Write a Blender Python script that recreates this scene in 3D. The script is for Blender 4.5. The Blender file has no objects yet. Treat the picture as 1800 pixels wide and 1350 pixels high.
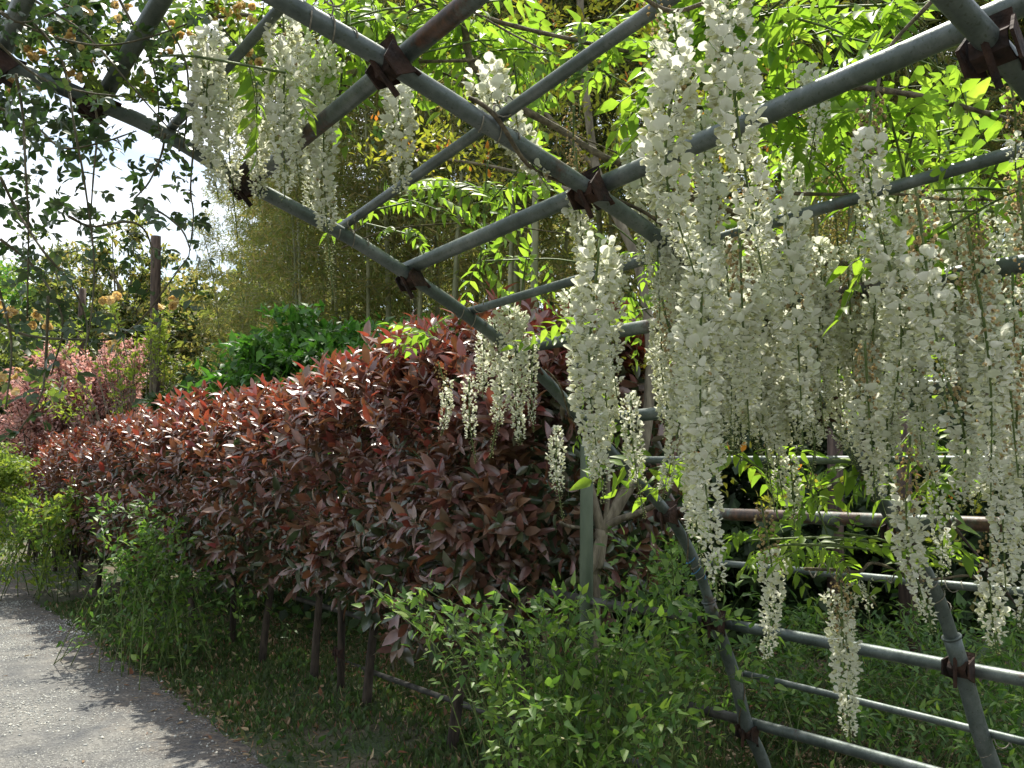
import bpy, math
import numpy as np
from mathutils import Matrix, Vector
rng = np.random.RandomState(7)
S = bpy.context.scene
COL = S.collection
# ---------------------------------------------------------------- camera
FPX = 1625.0; YAW = math.radians(36.4); PIT = math.radians(4.82); CH = 1.6
cam_d = bpy.data.cameras.new('camera'); cam = bpy.data.objects.new('camera', cam_d); COL.objects.link(cam)
cam_d.sensor_width = 36; cam_d.lens = 36 * FPX / 1800; cam_d.clip_start = 0.05; cam_d.clip_end = 600
cam.location = (0, 0, CH); cam.rotation_euler = (math.pi / 2 + PIT, 0, -YAW)
S.camera = cam
# ---------------------------------------------------------------- light
SUN_AZ, SUN_EL = 38.0, 61.0        # azimuth from +Y towards +X
W = bpy.data.worlds.new('World'); S.world = W; W.use_nodes = True
nt = W.node_tree; N = nt.nodes; Lk = nt.links
for n in list(N): N.remove(n)
out = N.new('ShaderNodeOutputWorld'); bg = N.new('ShaderNodeBackground'); bg.inputs[1].default_value = 0.108
sky = N.new('ShaderNodeTexSky'); sky.sky_type = 'NISHITA'; sky.sun_disc = False
sky.sun_elevation = math.radians(SUN_EL); sky.sun_rotation = math.radians(SUN_AZ)
sky.air_density = 1.3; sky.dust_density = 1.5
tc = N.new('ShaderNodeTexCoord'); mp = N.new('ShaderNodeMapping'); mp.inputs['Scale'].default_value = (1.6, 1.6, 4.2)
no = N.new('ShaderNodeTexNoise'); no.inputs['Scale'].default_value = 1.7; no.inputs['Detail'].default_value = 9; no.inputs['Roughness'].default_value = .58
cr = N.new('ShaderNodeValToRGB'); cr.color_ramp.elements[0].position = .39; cr.color_ramp.elements[1].position = .57
mx = N.new('ShaderNodeMixRGB'); mx.inputs[2].default_value = (8.6, 8.8, 9.2, 1)
Lk.new(tc.outputs['Generated'], mp.inputs[0]); Lk.new(mp.outputs[0], no.inputs['Vector']); Lk.new(no.outputs[0], cr.inputs[0])
Lk.new(cr.outputs[0], mx.inputs[0]); Lk.new(sky.outputs[0], mx.inputs[1]); Lk.new(mx.outputs[0], bg.inputs[0]); Lk.new(bg.outputs[0], out.inputs[0])
sd = bpy.data.lights.new('sun', 'SUN'); so = bpy.data.objects.new('sun', sd); COL.objects.link(so)
sd.energy = 5.0; sd.angle = math.radians(.55); sd.color = (1, .95, .84)
a, e = math.radians(SUN_AZ), math.radians(SUN_EL)
SD = Vector((math.sin(a) * math.cos(e), math.cos(a) * math.cos(e), math.sin(e)))
so.rotation_euler = SD.to_track_quat('Z', 'Y').to_euler(); so.location = SD * 30
S.view_settings.view_transform = 'Standard'; S.view_settings.look = 'None'; S.view_settings.gamma = 1
S.view_settings.use_curve_mapping = False; S.view_settings.exposure = 0.86
S.render.engine = 'CYCLES'; S.cycles.max_bounces = 6; S.cycles.diffuse_bounces = 3; S.cycles.glossy_bounces = 2
S.cycles.transmission_bounces = 4; S.cycles.use_denoising = True; S.cycles.caustics_reflective = False; S.cycles.caustics_refractive = False

# ---------------------------------------------------------------- measuring helpers
Fv = np.array([math.sin(YAW) * math.cos(PIT), math.cos(YAW) * math.cos(PIT), math.sin(PIT)])
Rv = np.array([math.cos(YAW), -math.sin(YAW), 0.]); Uv = np.cross(Rv, Fv); Cv = np.array([0, 0, CH])
def ray(x, y): return Fv + Rv * (x - 900) / FPX + Uv * (675 - y) / FPX
def at(x, y, d): return Cv + ray(x, y) * d
def atplane(x, y, P, n): r = ray(x, y); n = np.array(n, float); return Cv + r * (np.dot(np.array(P) - Cv, n) / np.dot(r, n))
def gnd(x, d, z=0.):                    # ground point under picture column x at forward distance d
    r = Fv + Rv * (x - 900) / FPX; r = r / math.hypot(Fv[0], Fv[1]); return np.array([r[0] * d, r[1] * d, z])
def proj(P):
    d = np.asarray(P) - Cv; z = d @ Fv; return 900 + FPX * (d @ Rv) / z, 675 - FPX * (d @ Uv) / z, z

# ---------------------------------------------------------------- materials
def _mat(name):
    m = bpy.data.materials.new(name); m.use_nodes = True; m.node_tree.nodes.clear(); return m, m.node_tree.nodes, m.node_tree.links
def _rand(n, l):
    oi = n.new('ShaderNodeObjectInfo'); g = n.new('ShaderNodeNewGeometry'); ad = n.new('ShaderNodeMath'); ad.operation = 'ADD'
    fr = n.new('ShaderNodeMath'); fr.operation = 'FRACT'
    l.new(oi.outputs['Random'], ad.inputs[0]); l.new(g.outputs['Random Per Island'], ad.inputs[1]); l.new(ad.outputs[0], fr.inputs[0]); return fr.outputs[0]
def leafmat(name, cols, trans=.35, tcol=None, rough=.5, spec=.4, mot=.25):
    """cols: list of colours picked per leaf; trans: share of light passing the leaf"""
    m, n, l = _mat(name); o = n.new('ShaderNodeOutputMaterial')
    r = _rand(n, l); cr = n.new('ShaderNodeValToRGB'); cr.color_ramp.interpolation = 'LINEAR'
    el = cr.color_ramp.elements
    while len(el) < len(cols): el.new(.5)
    for i, c in enumerate(cols): el[i].position = i / max(1, len(cols) - 1); el[i].color = (*c, 1)
    l.new(r, cr.inputs[0])
    tcn = n.new('ShaderNodeNewGeometry'); nz = n.new('ShaderNodeTexNoise'); nz.inputs['Scale'].default_value = 22.; nz.inputs['Detail'].default_value = 3
    l.new(tcn.outputs['Position'], nz.inputs['Vector'])
    mr = n.new('ShaderNodeMapRange'); mr.inputs['From Min'].default_value = .3; mr.inputs['From Max'].default_value = .7; mr.inputs['To Min'].default_value = 1 - mot; mr.inputs['To Max'].default_value = 1 + mot
    l.new(nz.outputs[0], mr.inputs[0])
    vm = n.new('ShaderNodeVectorMath'); vm.operation = 'SCALE'; l.new(cr.outputs[0], vm.inputs[0]); l.new(mr.outputs[0], vm.inputs['Scale'])
    p = n.new('ShaderNodeBsdfPrincipled'); p.inputs['Roughness'].default_value = rough; p.inputs['Specular IOR Level'].default_value = spec
    l.new(vm.outputs[0], p.inputs['Base Color'])
    t = n.new('ShaderNodeBsdfTranslucent')
    tm = n.new('ShaderNodeMixRGB'); tm.blend_type = 'MULTIPLY'; tm.inputs[0].default_value = 1; tm.inputs[2].default_value = (*(tcol or (1.5, 1.5, 1.0)), 1)
    l.new(vm.outputs[0], tm.inputs[1]); l.new(tm.outputs[0], t.inputs[0])
    ms = n.new('ShaderNodeMixShader'); ms.inputs[0].default_value = trans; l.new(p.outputs[0], ms.inputs[1]); l.new(t.outputs[0], ms.inputs[2]); l.new(ms.outputs[0], o.inputs[0])
    return m
def solid(name, c1, c2, scale=8, rough=.8, bump=.3, detail=6, metallic=0., stretch=None, spec=.3, lo=.35, hi=.65, bscale=None, bdist=.01):
    m, n, l = _mat(name); o = n.new('ShaderNodeOutputMaterial'); p = n.new('ShaderNodeBsdfPrincipled')
    g = n.new('ShaderNodeNewGeometry'); mp = n.new('ShaderNodeMapping'); mp.inputs['Scale'].default_value = stretch or (1, 1, 1); l.new(g.outputs['Position'], mp.inputs[0])
    nz = n.new('ShaderNodeTexNoise'); nz.inputs['Scale'].default_value = scale; nz.inputs['Detail'].default_value = detail; l.new(mp.outputs[0], nz.inputs['Vector'])
    cr = n.new('ShaderNodeValToRGB'); e = cr.color_ramp.elements; e[0].position = lo; e[1].position = hi; e[0].color = (*c1, 1); e[1].color = (*c2, 1)
    l.new(nz.outputs[0], cr.inputs[0]); l.new(cr.outputs[0], p.inputs['Base Color']); p.inputs['Roughness'].default_value = rough; p.inputs['Metallic'].default_value = metallic
    p.inputs['Specular IOR Level'].default_value = spec
    if bump:
        n2 = n.new('ShaderNodeTexNoise'); n2.inputs['Scale'].default_value = bscale or scale * 3; n2.inputs['Detail'].default_value = 5; l.new(mp.outputs[0], n2.inputs['Vector'])
        b = n.new('ShaderNodeBump'); b.inputs['Strength'].default_value = bump; b.inputs['Distance'].default_value = bdist; l.new(n2.outputs[0], b.inputs['Height']); l.new(b.outputs[0], p.inputs['Normal'])
    l.new(p.outputs[0], o.inputs[0]); return m
def pipemat(name, rust):
    m, n, l = _mat(name); o = n.new('ShaderNodeOutputMaterial'); p = n.new('ShaderNodeBsdfPrincipled'); g = n.new('ShaderNodeNewGeometry')
    def noise(sc, det, rg=.6):
        z = n.new('ShaderNodeTexNoise'); z.inputs['Scale'].default_value = sc; z.inputs['Detail'].default_value = det; z.inputs['Roughness'].default_value = rg; l.new(g.outputs['Position'], z.inputs['Vector']); return z
    base = n.new('ShaderNodeValToRGB'); e = base.color_ramp.elements; e[0].position = .3; e[1].position = .7; e[0].color = (.040, .056, .050, 1); e[1].color = (.19, .21, .205, 1); e.new(.5).color = (.095, .118, .110, 1)
    l.new(noise(9, 10, .7).outputs[0], base.inputs[0])
    sp = n.new('ShaderNodeValToRGB'); e = sp.color_ramp.elements; e[0].position = .60; e[1].position = .66; e[0].color = (0, 0, 0, 1); e[1].color = (.6, .6, .6, 1); l.new(noise(140, 3).outputs[0], sp.inputs[0])
    m1 = n.new('ShaderNodeMixRGB'); l.new(sp.outputs[0], m1.inputs[0]); l.new(base.outputs[0], m1.inputs[1]); m1.inputs[2].default_value = (.045, .06, .035, 1)
    rr = n.new('ShaderNodeValToRGB'); e = rr.color_ramp.elements; e[0].position = .66 - rust; e[1].position = .72 - rust; e[0].color = (0, 0, 0, 1); e[1].color = (1, 1, 1, 1)
    ad = n.new('ShaderNodeMath'); ad.operation = 'MULTIPLY_ADD'; l.new(noise(3.2, 2).outputs[0], ad.inputs[0]); ad.inputs[1].default_value = .7
    m3 = n.new('ShaderNodeMath'); m3.operation = 'MULTIPLY'; m3.inputs[1].default_value = .33; l.new(noise(38, 8, .75).outputs[0], m3.inputs[0]); l.new(m3.outputs[0], ad.inputs[2]); l.new(ad.outputs[0], rr.inputs[0])
    rc = n.new('ShaderNodeValToRGB'); e = rc.color_ramp.elements; e[0].position = .35; e[1].position = .7; e[0].color = (.018, .013, .010, 1); e[1].color = (.11, .05, .028, 1); l.new(noise(60, 6).outputs[0], rc.inputs[0])
    m2 = n.new('ShaderNodeMixRGB'); l.new(rr.outputs[0], m2.inputs[0]); l.new(m1.outputs[0], m2.inputs[1]); l.new(rc.outputs[0], m2.inputs[2]); l.new(m2.outputs[0], p.inputs['Base Color'])
    mt = n.new('ShaderNodeMapRange'); mt.inputs['To Min'].default_value = .45; mt.inputs['To Max'].default_value = 0; l.new(rr.outputs[0], mt.inputs[0]); l.new(mt.outputs[0], p.inputs['Metallic'])
    p.inputs['Roughness'].default_value = .48
    b = n.new('ShaderNodeBump'); b.inputs['Strength'].default_value = .35; b.inputs['Distance'].default_value = .003; l.new(noise(90, 8).outputs[0], b.inputs['Height']); l.new(b.outputs[0], p.inputs['Normal'])
    l.new(p.outputs[0], o.inputs[0]); return m
M = {}
M['pipe'] = pipemat('galvanised_pipe', .03); M['pipe_shaded'] = solid('shade_darkened_pipe', (.03, .03, .026), (.085, .085, .075), 14, .6, .3); M['pipe_rust'] = pipemat('rusty_galvanised_pipe', .16); M['rust'] = solid('rusted_steel', (.012, .009, .008), (.052, .026, .017), 26, .85, .6)  # the dark pipe has the hedge's shade mixed into its colour
M['bark'] = solid('grey_brown_bark', (.10, .085, .06), (.24, .21, .15), 30, .9, .7, stretch=(1, 1, .25))
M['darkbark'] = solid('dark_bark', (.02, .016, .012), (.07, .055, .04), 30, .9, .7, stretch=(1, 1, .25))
M['vine'] = solid('vine_bark', (.06, .05, .032), (.17, .14, .09), 60, .85, .5)
M['rosestem'] = solid('rose_stem', (.05, .05, .025), (.11, .09, .05), 60, .7, .3)
M['greenstem'] = solid('green_stem', (.06, .10, .025), (.13, .17, .05), 60, .6, .2)
M['wood'] = solid('old_wooden_post', (.045, .032, .026), (.12, .085, .065), 40, .85, .6, stretch=(1, 1, .12))
M['culm'] = solid('bamboo_culm', (.13, .15, .06), (.28, .28, .16), 6, .5, .2, stretch=(1, 1, .5))
M['greypost'] = solid('weathered_pole', (.05, .07, .042), (.11, .135, .085), 12, .7, .3, stretch=(1, 1, .3))
M['twine'] = solid('pale_twine', (.16, .15, .12), (.30, .28, .23), 90, .9, .3)
M['bluetwine'] = solid('blue_twine', (.05, .16, .3), (.09, .25, .4), 90, .9, .3)
# leaves
M['ph_red'] = leafmat('photinia_young_leaf', [(.22, .062, .052), (.16, .062, .052), (.24, .11, .055), (.27, .058, .055), (.18, .10, .05)], .28, (1.6, .95, .65), .34, .9)
M['ph_bronze'] = leafmat('photinia_bronze_leaf', [(.155, .078, .066), (.19, .105, .056), (.13, .09, .055), (.20, .095, .09), (.12, .09, .055)], .24, (1.6, 1.0, .6), .34, .95)
M['ph_green'] = leafmat('photinia_old_leaf', [(.04, .065, .03), (.06, .085, .04), (.09, .07, .04)], .2, None, .28, .8)
M['wis'] = leafmat('wisteria_leaf', [(.15, .26, .035), (.21, .32, .045), (.12, .22, .035), (.25, .34, .06)], .60, (1.55, 1.6, .8), .42, .35)
M['petal'] = leafmat('white_petal', [(.75, .77, .65), (.80, .80, .71), (.68, .71, .55), (.83, .83, .77)], .5, (1., 1., .95), .6, .2, .04)
M['keel'] = leafmat('cream_petal', [(.62, .64, .36), (.70, .69, .46)], .45, (1., 1., .9), .6, .2, .04)
M['bud'] = leafmat('green_bud', [(.40, .43, .20), (.55, .56, .34), (.30, .36, .15)], .35, (1., 1., .9), .6, .2)
M['wither'] = leafmat('withered_petal', [(.46, .36, .18), (.56, .46, .27), (.36, .27, .13), (.62, .54, .37)], .4, (1.1, 1., .8), .75, .1)
M['rose'] = leafmat('rose_leaf', [(.028, .055, .020), (.04, .078, .026), (.055, .075, .028)], .22, (1.7, 2.0, .9), .38, .5)
M['rosey'] = leafmat('rose_young_leaf', [(.10, .15, .035), (.14, .18, .045)], .45, (1.5, 1.6, .8), .4, .4)
M['rosefl'] = leafmat('fading_yellow_petal', [(.70, .52, .20), (.75, .60, .30), (.55, .36, .14), (.80, .68, .42)], .40, (1.1, 1.0, .7), .7, .1)
M['kerria'] = leafmat('bush_leaf', [(.12, .21, .045), (.17, .27, .055), (.08, .16, .035), (.21, .30, .065)], .42, (1.5, 1.6, .8), .45, .4)
M['kerriafl'] = leafmat('tiny_pale_flower', [(.75, .70, .42), (.80, .76, .55)], .3, (1, 1, 1), .6, .2)
M['weed'] = leafmat('weed_leaf', [(.055, .12, .03), (.09, .17, .04), (.04, .09, .028)], .38, (1.5, 1.7, .8), .5, .35)
M['lime'] = leafmat('lime_leaf', [(.20, .27, .05), (.27, .33, .07), (.15, .23, .04)], .5, (1.4, 1.4, .7), .5, .3)
M['maple'] = leafmat('maple_leaf', [(.12, .19, .045), (.18, .24, .06), (.09, .16, .04)], .5, (1.4, 1.5, .7), .5, .3)
M['pink'] = leafmat('pink_blossom', [(.66, .42, .40), (.74, .54, .50), (.56, .30, .28), (.70, .56, .46)], .35, (1.1, .9, .8), .6, .2)
M['orange'] = leafmat('orange_young_leaf', [(.42, .17, .045), (.45, .25, .05), (.33, .12, .04)], .5, (1.4, 1.1, .6), .45, .3)
M['yellowg'] = leafmat('yellow_green_leaf', [(.25, .26, .04), (.20, .25, .045), (.32, .28, .05)], .55, (1.4, 1.4, .7), .45, .3)
M['bam'] = leafmat('bamboo_leaf', [(.25, .235, .09), (.31, .26, .10), (.19, .21, .075), (.36, .29, .13), (.22, .25, .09), (.27, .26, .11)], .45, (1.4, 1.35, .8), .5, .35)
M['bamg'] = leafmat('green_bamboo_leaf', [(.17, .21, .06), (.22, .25, .07), (.13, .18, .05)], .45, (1.4, 1.4, .8), .5, .35)
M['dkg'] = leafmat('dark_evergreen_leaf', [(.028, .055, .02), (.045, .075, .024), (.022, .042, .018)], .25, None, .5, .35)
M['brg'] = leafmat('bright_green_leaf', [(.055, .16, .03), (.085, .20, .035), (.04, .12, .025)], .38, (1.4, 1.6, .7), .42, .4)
M['grass'] = leafmat('grass_blade', [(.045, .085, .024), (.075, .11, .035), (.035, .065, .022), (.11, .12, .05)], .35, (1.4, 1.5, .8), .6, .25)
M['straw'] = leafmat('dry_bamboo_leaf', [(.30, .22, .12), (.38, .30, .18), (.22, .14, .08), (.26, .10, .06)], .2, (1, 1, 1), .8, .15)
M['stone'] = leafmat('pale_gravel', [(.36, .36, .33), (.48, .48, .43), (.24, .25, .24), (.42, .40, .34)], .0, (1, 1, 1), .9, .15)

# ---------------------------------------------------------------- mesh helpers
def mesh_np(name, V, loops, starts, totals, mats, midx=None, smooth=True):
    me = bpy.data.meshes.new(name); me.vertices.add(len(V)); me.vertices.foreach_set('co', np.ascontiguousarray(V, np.float32).ravel())
    me.loops.add(len(loops)); me.loops.foreach_set('vertex_index', np.ascontiguousarray(loops, np.int32))
    me.polygons.add(len(starts)); me.polygons.foreach_set('loop_start', np.ascontiguousarray(starts, np.int32)); me.polygons.foreach_set('loop_total', np.ascontiguousarray(totals, np.int32))
    for m in mats: me.materials.append(m)
    if midx is not None: me.polygons.foreach_set('material_index', np.ascontiguousarray(midx, np.int32))
    me.polygons.foreach_set('use_smooth', np.full(len(starts), smooth, bool)); me.update(calc_edges=True); return me
def link(name, data, parent=None, loc=(0, 0, 0)):
    o = bpy.data.objects.new(name, data); COL.objects.link(o); o.location = [float(v) for v in loc]
    if parent: o.parent = parent
    return o
def tag(o, label=None, cat=None, group=None, kind=None):
    if label: o['label'] = label
    if cat: o['category'] = cat
    if group: o['group'] = group
    if kind: o['kind'] = kind
    return o
def thing(name, loc, label, cat, group=None):
    o = link(name, None, None, loc); o.empty_display_size = .1; return tag(o, label, cat, group)
def T(V, F, mi=None):
    """template: verts, faces, material slot per face"""
    V = np.array(V, float); lo = np.array([i for f in F for i in f]); to = np.array([len(f) for f in F]); return dict(V=V, lo=lo, to=to, mi=np.array(mi if mi is not None else [0] * len(F)))
def merge(parts):
    V, F, mi, o = [], [], [], 0
    for (v, f, k) in parts:
        V += [tuple(p) for p in v]; F += [tuple(i + o for i in q) for q in f]; mi += [k] * len(f); o += len(v)
    return T(V, F, mi)
def leaf(w=.36, fold=.18, curl=.12, k=3, tip=.55, pw=.8):
    ys = np.linspace(0, 1, k + 2); V = [(0, 0, 0)]; F = []
    for y in ys[1:-1]:
        wd = w / 2 * (math.sin(math.pi * y ** tip if y ** tip < 1 else 0)) ** pw; z = -curl * y * y
        V += [(-wd, y, z + fold * wd), (0, y, z), (wd, y, z + fold * wd)]
    V.append((0, 1, -curl)); n = len(V) - 1
    F += [(0, 2, 1), (0, 3, 2)]
    for i in range(k - 1):
        b = 1 + i * 3; F += [(b, b + 1, b + 4, b + 3), (b + 1, b + 2, b + 5, b + 4)]
    b = 1 + (k - 1) * 3; F += [(b, b + 1, n), (b + 1, b + 2, n)]
    return V, F
def leafT(**k): V, F = leaf(**k); return T(V, F)
def tube(P, R, n=6, cap=True):
    P = np.array(P, float); R = np.broadcast_to(np.array(R, float), (len(P),)); V = []; F = []
    t = np.gradient(P, axis=0); t /= np.linalg.norm(t, axis=1)[:, None] + 1e-9
    ref = np.array([0, 0, 1.]) if abs(t[0][2]) < .9 else np.array([1., 0, 0]); u = np.cross(t[0], ref); u /= np.linalg.norm(u)
    for i in range(len(P)):
        u = u - t[i] * (u @ t[i]); u /= np.linalg.norm(u) + 1e-9; v = np.cross(t[i], u)
        for j in range(n):
            a = 2 * math.pi * j / n; V.append(P[i] + R[i] * (u * math.cos(a) + v * math.sin(a)))
    for i in range(len(P) - 1):
        for j in range(n): k = (j + 1) % n; F.append((i * n + j, i * n + k, (i + 1) * n + k, (i + 1) * n + j))
    if cap: F.append(tuple(range(n))[::-1]); F.append(tuple(range((len(P) - 1) * n, len(P) * n)))
    return V, F
def spline(P, m=6):
    P = [np.array(p, float) for p in P]; Q = [2 * P[0] - P[1]] + P + [2 * P[-1] - P[-2]]; o = []
    for i in range(1, len(Q) - 2):
        for s in range(m):
            t = s / m; a, b, c, d = Q[i - 1:i + 3]
            o.append(.5 * ((2 * b) + (c - a) * t + (2 * a - 5 * b + 4 * c - d) * t * t + (3 * b - a - 3 * c + d) * t ** 3))
    o.append(P[-1]); return np.array(o)
class MB:
    def __init__(s): s.V = []; s.F = []; s.m = []
    def add(s, VF, k=0):
        o = len(s.V); s.V += [tuple(p) for p in VF[0]]; s.F += [tuple(i + o for i in f) for f in VF[1]]; s.m += [k] * len(VF[1]); return s
    def build(s, name, mats, parent=None, org=(0, 0, 0), smooth=True):
        mats = mats if isinstance(mats, list) else [mats]; t = T(s.V, s.F, s.m)
        me = mesh_np(name, t['V'] - np.array(org), t['lo'], np.concatenate([[0], np.cumsum(t['to'])[:-1]]), t['to'], mats, t['mi'], smooth)
        return link(name, me, parent)
def nrm(v): return v / (np.linalg.norm(v, axis=-1, keepdims=True) + 1e-9)
def frames(d, up):
    y = nrm(d); z = nrm(up - y * (up * y).sum(-1, keepdims=True)); x = np.cross(y, z); return np.stack([x, y, z], -1)
class Fol:
    """Scatter of leaves/flowers: builds the largest-showing ones as objects of their own and the rest as one joined part"""
    def __init__(s, temps, mats): s.t = temps; s.mats = mats; s.p = []; s.R = []; s.s = []; s.ti = []; s.ma = []
    def add(s, pos, d, up, size, ti, ma):
        n = len(pos); s.p.append(pos); s.R.append(frames(d, up)); s.s.append(np.broadcast_to(size, (n,)).copy())
        s.ti.append(np.broadcast_to(ti, (n,)).copy()); s.ma.append(np.broadcast_to(ma, (n,)).copy())
    def cat(s):
        if len(s.p) != 1 or isinstance(s.p, list):
            s.p, s.R, s.s, s.ti, s.ma = [np.concatenate(q) for q in (s.p, s.R, s.s, s.ti, s.ma)]
    def slots(s, ma, t): return t['mi'] + ma * 0 if s.multi else np.full(len(t['mi']), ma)
    multi = False            # True: template slots pick the material, ma is ignored
    def joined(s, name, sel, org):
        V, LO, TO, MI, off = [], [], [], [], 0
        for k, t in enumerate(s.t):
            for m in (range(len(s.mats)) if not s.multi else [0]):
                q = sel[(s.ti[sel] == k) & ((s.ma[sel] == m) | s.multi)]
                if not len(q): continue
                v = np.einsum('nij,vj->nvi', s.R[q] * s.s[q][:, None, None], t['V']) + s.p[q][:, None, :] - org; nv = len(t['V'])
                V.append(v.reshape(-1, 3)); LO.append((t['lo'][None, :] + (np.arange(len(q)) * nv)[:, None] + off).ravel())
                TO.append(np.tile(t['to'], len(q))); MI.append(np.tile(s.slots(m, t), len(q))); off += nv * len(q)
        V, LO, TO, MI = map(np.concatenate, (V, LO, TO, MI)); return mesh_np(name, V, LO, np.concatenate([[0], np.cumsum(TO)[:-1]]), TO, s.mats, MI)
    def build(s, parent, name, singles=0, stuffname=None, org=None, bias=None, stuff=True):
        s.cat(); org = np.array(parent.location if org is None else org); idx = np.arange(len(s.p)); pick = idx[:0]
        if singles:
            d = s.p - Cv; z = d @ Fv; x = 900 + FPX * (d @ Rv) / np.maximum(z, .01); y = 675 - FPX * (d @ Uv) / np.maximum(z, .01)
            sc = s.s / np.maximum(z, .3); sc[(z < .2) | (x < 5) | (x > 1795) | (y < 5) | (y > 1345)] = 0
            if bias is not None: sc = sc * bias
            pick = np.argsort(-sc)[:singles]; pick = pick[sc[pick] > 0]; cache = {}
            for i in pick:
                key = (int(s.ti[i]), 0 if s.multi else int(s.ma[i]))
                if key not in cache:
                    t = s.t[key[0]]; mi = t['mi'] if s.multi else None
                    cache[key] = mesh_np(name, t['V'], t['lo'], np.concatenate([[0], np.cumsum(t['to'])[:-1]]), t['to'], s.mats if s.multi else [s.mats[key[1]]], mi)
                o = bpy.data.objects.new(name, cache[key]); COL.objects.link(o); o.parent = parent
                m = Matrix((s.R[i] * s.s[i]).tolist()).to_4x4(); m.translation = Vector((s.p[i] - org).tolist()); o.matrix_basis = m
        rest = np.setdiff1d(idx, pick)
        if len(rest):
            me = s.joined(stuffname or name + '_mass', rest, org); o = link(stuffname or name + '_mass', me, parent)
            if stuff: tag(o, kind='stuff')
            return o
def rv(n): return nrm(rng.normal(size=(n, 3)))
def U(a, b, n=None): return rng.uniform(a, b, n)
LF = leafT(w=.36); LF2 = leafT(w=.30, fold=.5, curl=.25); LFr = leafT(w=.55, fold=.25, curl=.1); LFq = leafT(w=.45, fold=.3, curl=.2, k=2)
LFo = leafT(w=.5, fold=.3, curl=.15, k=2)
BL = T([(0, 0, 0), (-.07, .35, .01), (0, 1, -.08), (.07, .35, .01)], [(0, 3, 2), (0, 2, 1)])
GB = T([(-.07, 0, 0), (.07, 0, 0), (.05, .55, .05), (0, 1, .2)], [(0, 1, 2), (0, 2, 3)])
CL = T([(0, 0, 0), (-.28, .35, .08), (0, .45, -.03), (.28, .35, .08), (0, 1, -.06)], [(0, 2, 1), (0, 3, 2), (1, 2, 4), (2, 3, 4)])   # broad leaf, far
exec_order = None
# ================================================================ GROUND
def fbm(x, y, s=1., seed=0):
    r = np.random.RandomState(seed); o = 0
    for k in range(5):
        a = r.uniform(0, 6.28, 4); f = s * 1.9 ** k; o = o + (np.sin(f * x + a[0] + 1.3 * np.sin(f * .7 * y + a[1])) * np.cos(f * y + a[2] + 1.1 * np.sin(f * .8 * x + a[3]))) / 1.8 ** k
    return o / 2
def pathedge(Y): return 2.02 + .10 * fbm(Y, Y * 0 + 3, 1.1, 5) + .05 * fbm(Y, Y * 0, 5., 6)
def gz(x, y):
    x = np.asarray(x, float); y = np.asarray(y, float); z = .018 * fbm(x, y, .9, 1) + .008 * fbm(x, y, 5, 2)
    k = np.clip((x - 2.1) / .8, 0, 1) * np.exp(-((x - 2.95) / .5) ** 2); z = z + .05 * k
    d = np.hypot(x, y); front = (x * Fv[0] + y * Fv[1]) / math.hypot(Fv[0], Fv[1])
    h = np.clip((d - 22) / 40, 0, 1) ** 1.2 * 9; return z + h * np.clip((x + 14) / 20, .25, 1)
def grid(xs, ys):
    X, Y = np.meshgrid(xs, ys, indexing='ij'); V = np.stack([X, Y, gz(X, Y)], -1).reshape(-1, 3); a, b = len(xs), len(ys)
    i = np.arange(a - 1)[:, None] * b + np.arange(b - 1)[None]; L = np.stack([i, i + b, i + b + 1, i + 1], -1).reshape(-1); return V, L, (a - 1) * (b - 1)
def ground_mat():
    m, n, l = _mat('soil_and_litter'); o = n.new('ShaderNodeOutputMaterial'); p = n.new('ShaderNodeBsdfPrincipled'); g = n.new('ShaderNodeNewGeometry')
    def noise(sc, det=6):
        z = n.new('ShaderNodeTexNoise'); z.inputs['Scale'].default_value = sc; z.inputs['Detail'].default_value = det; l.new(g.outputs['Position'], z.inputs['Vector']); return z.outputs[0]
    def ramp(src, cs, lo, hi):
        c = n.new('ShaderNodeValToRGB'); e = c.color_ramp.elements; e[0].position = lo; e[1].position = hi; e[0].color = (*cs[0], 1); e[1].color = (*cs[1], 1); l.new(src, c.inputs[0]); return c.outputs[0]
    a = ramp(noise(24), [(.05, .042, .028), (.15, .12, .075)], .3, .7); b = ramp(noise(30), [(.025, .045, .015), (.055, .08, .025)], .3, .7)
    mx = n.new('ShaderNodeMixRGB'); l.new(ramp(noise(1.3), [(0, 0, 0), (1, 1, 1)], .42, .58), mx.inputs[0]); l.new(a, mx.inputs[1]); l.new(b, mx.inputs[2])
    l.new(mx.outputs[0], p.inputs['Base Color']); p.inputs['Roughness'].default_value = .95
    bp = n.new('ShaderNodeBump'); bp.inputs['Strength'].default_value = .8; bp.inputs['Distance'].default_value = .03; l.new(noise(45, 8), bp.inputs['Height']); l.new(bp.outputs[0], p.inputs['Normal']); l.new(p.outputs[0], o.inputs[0]); return m
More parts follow.
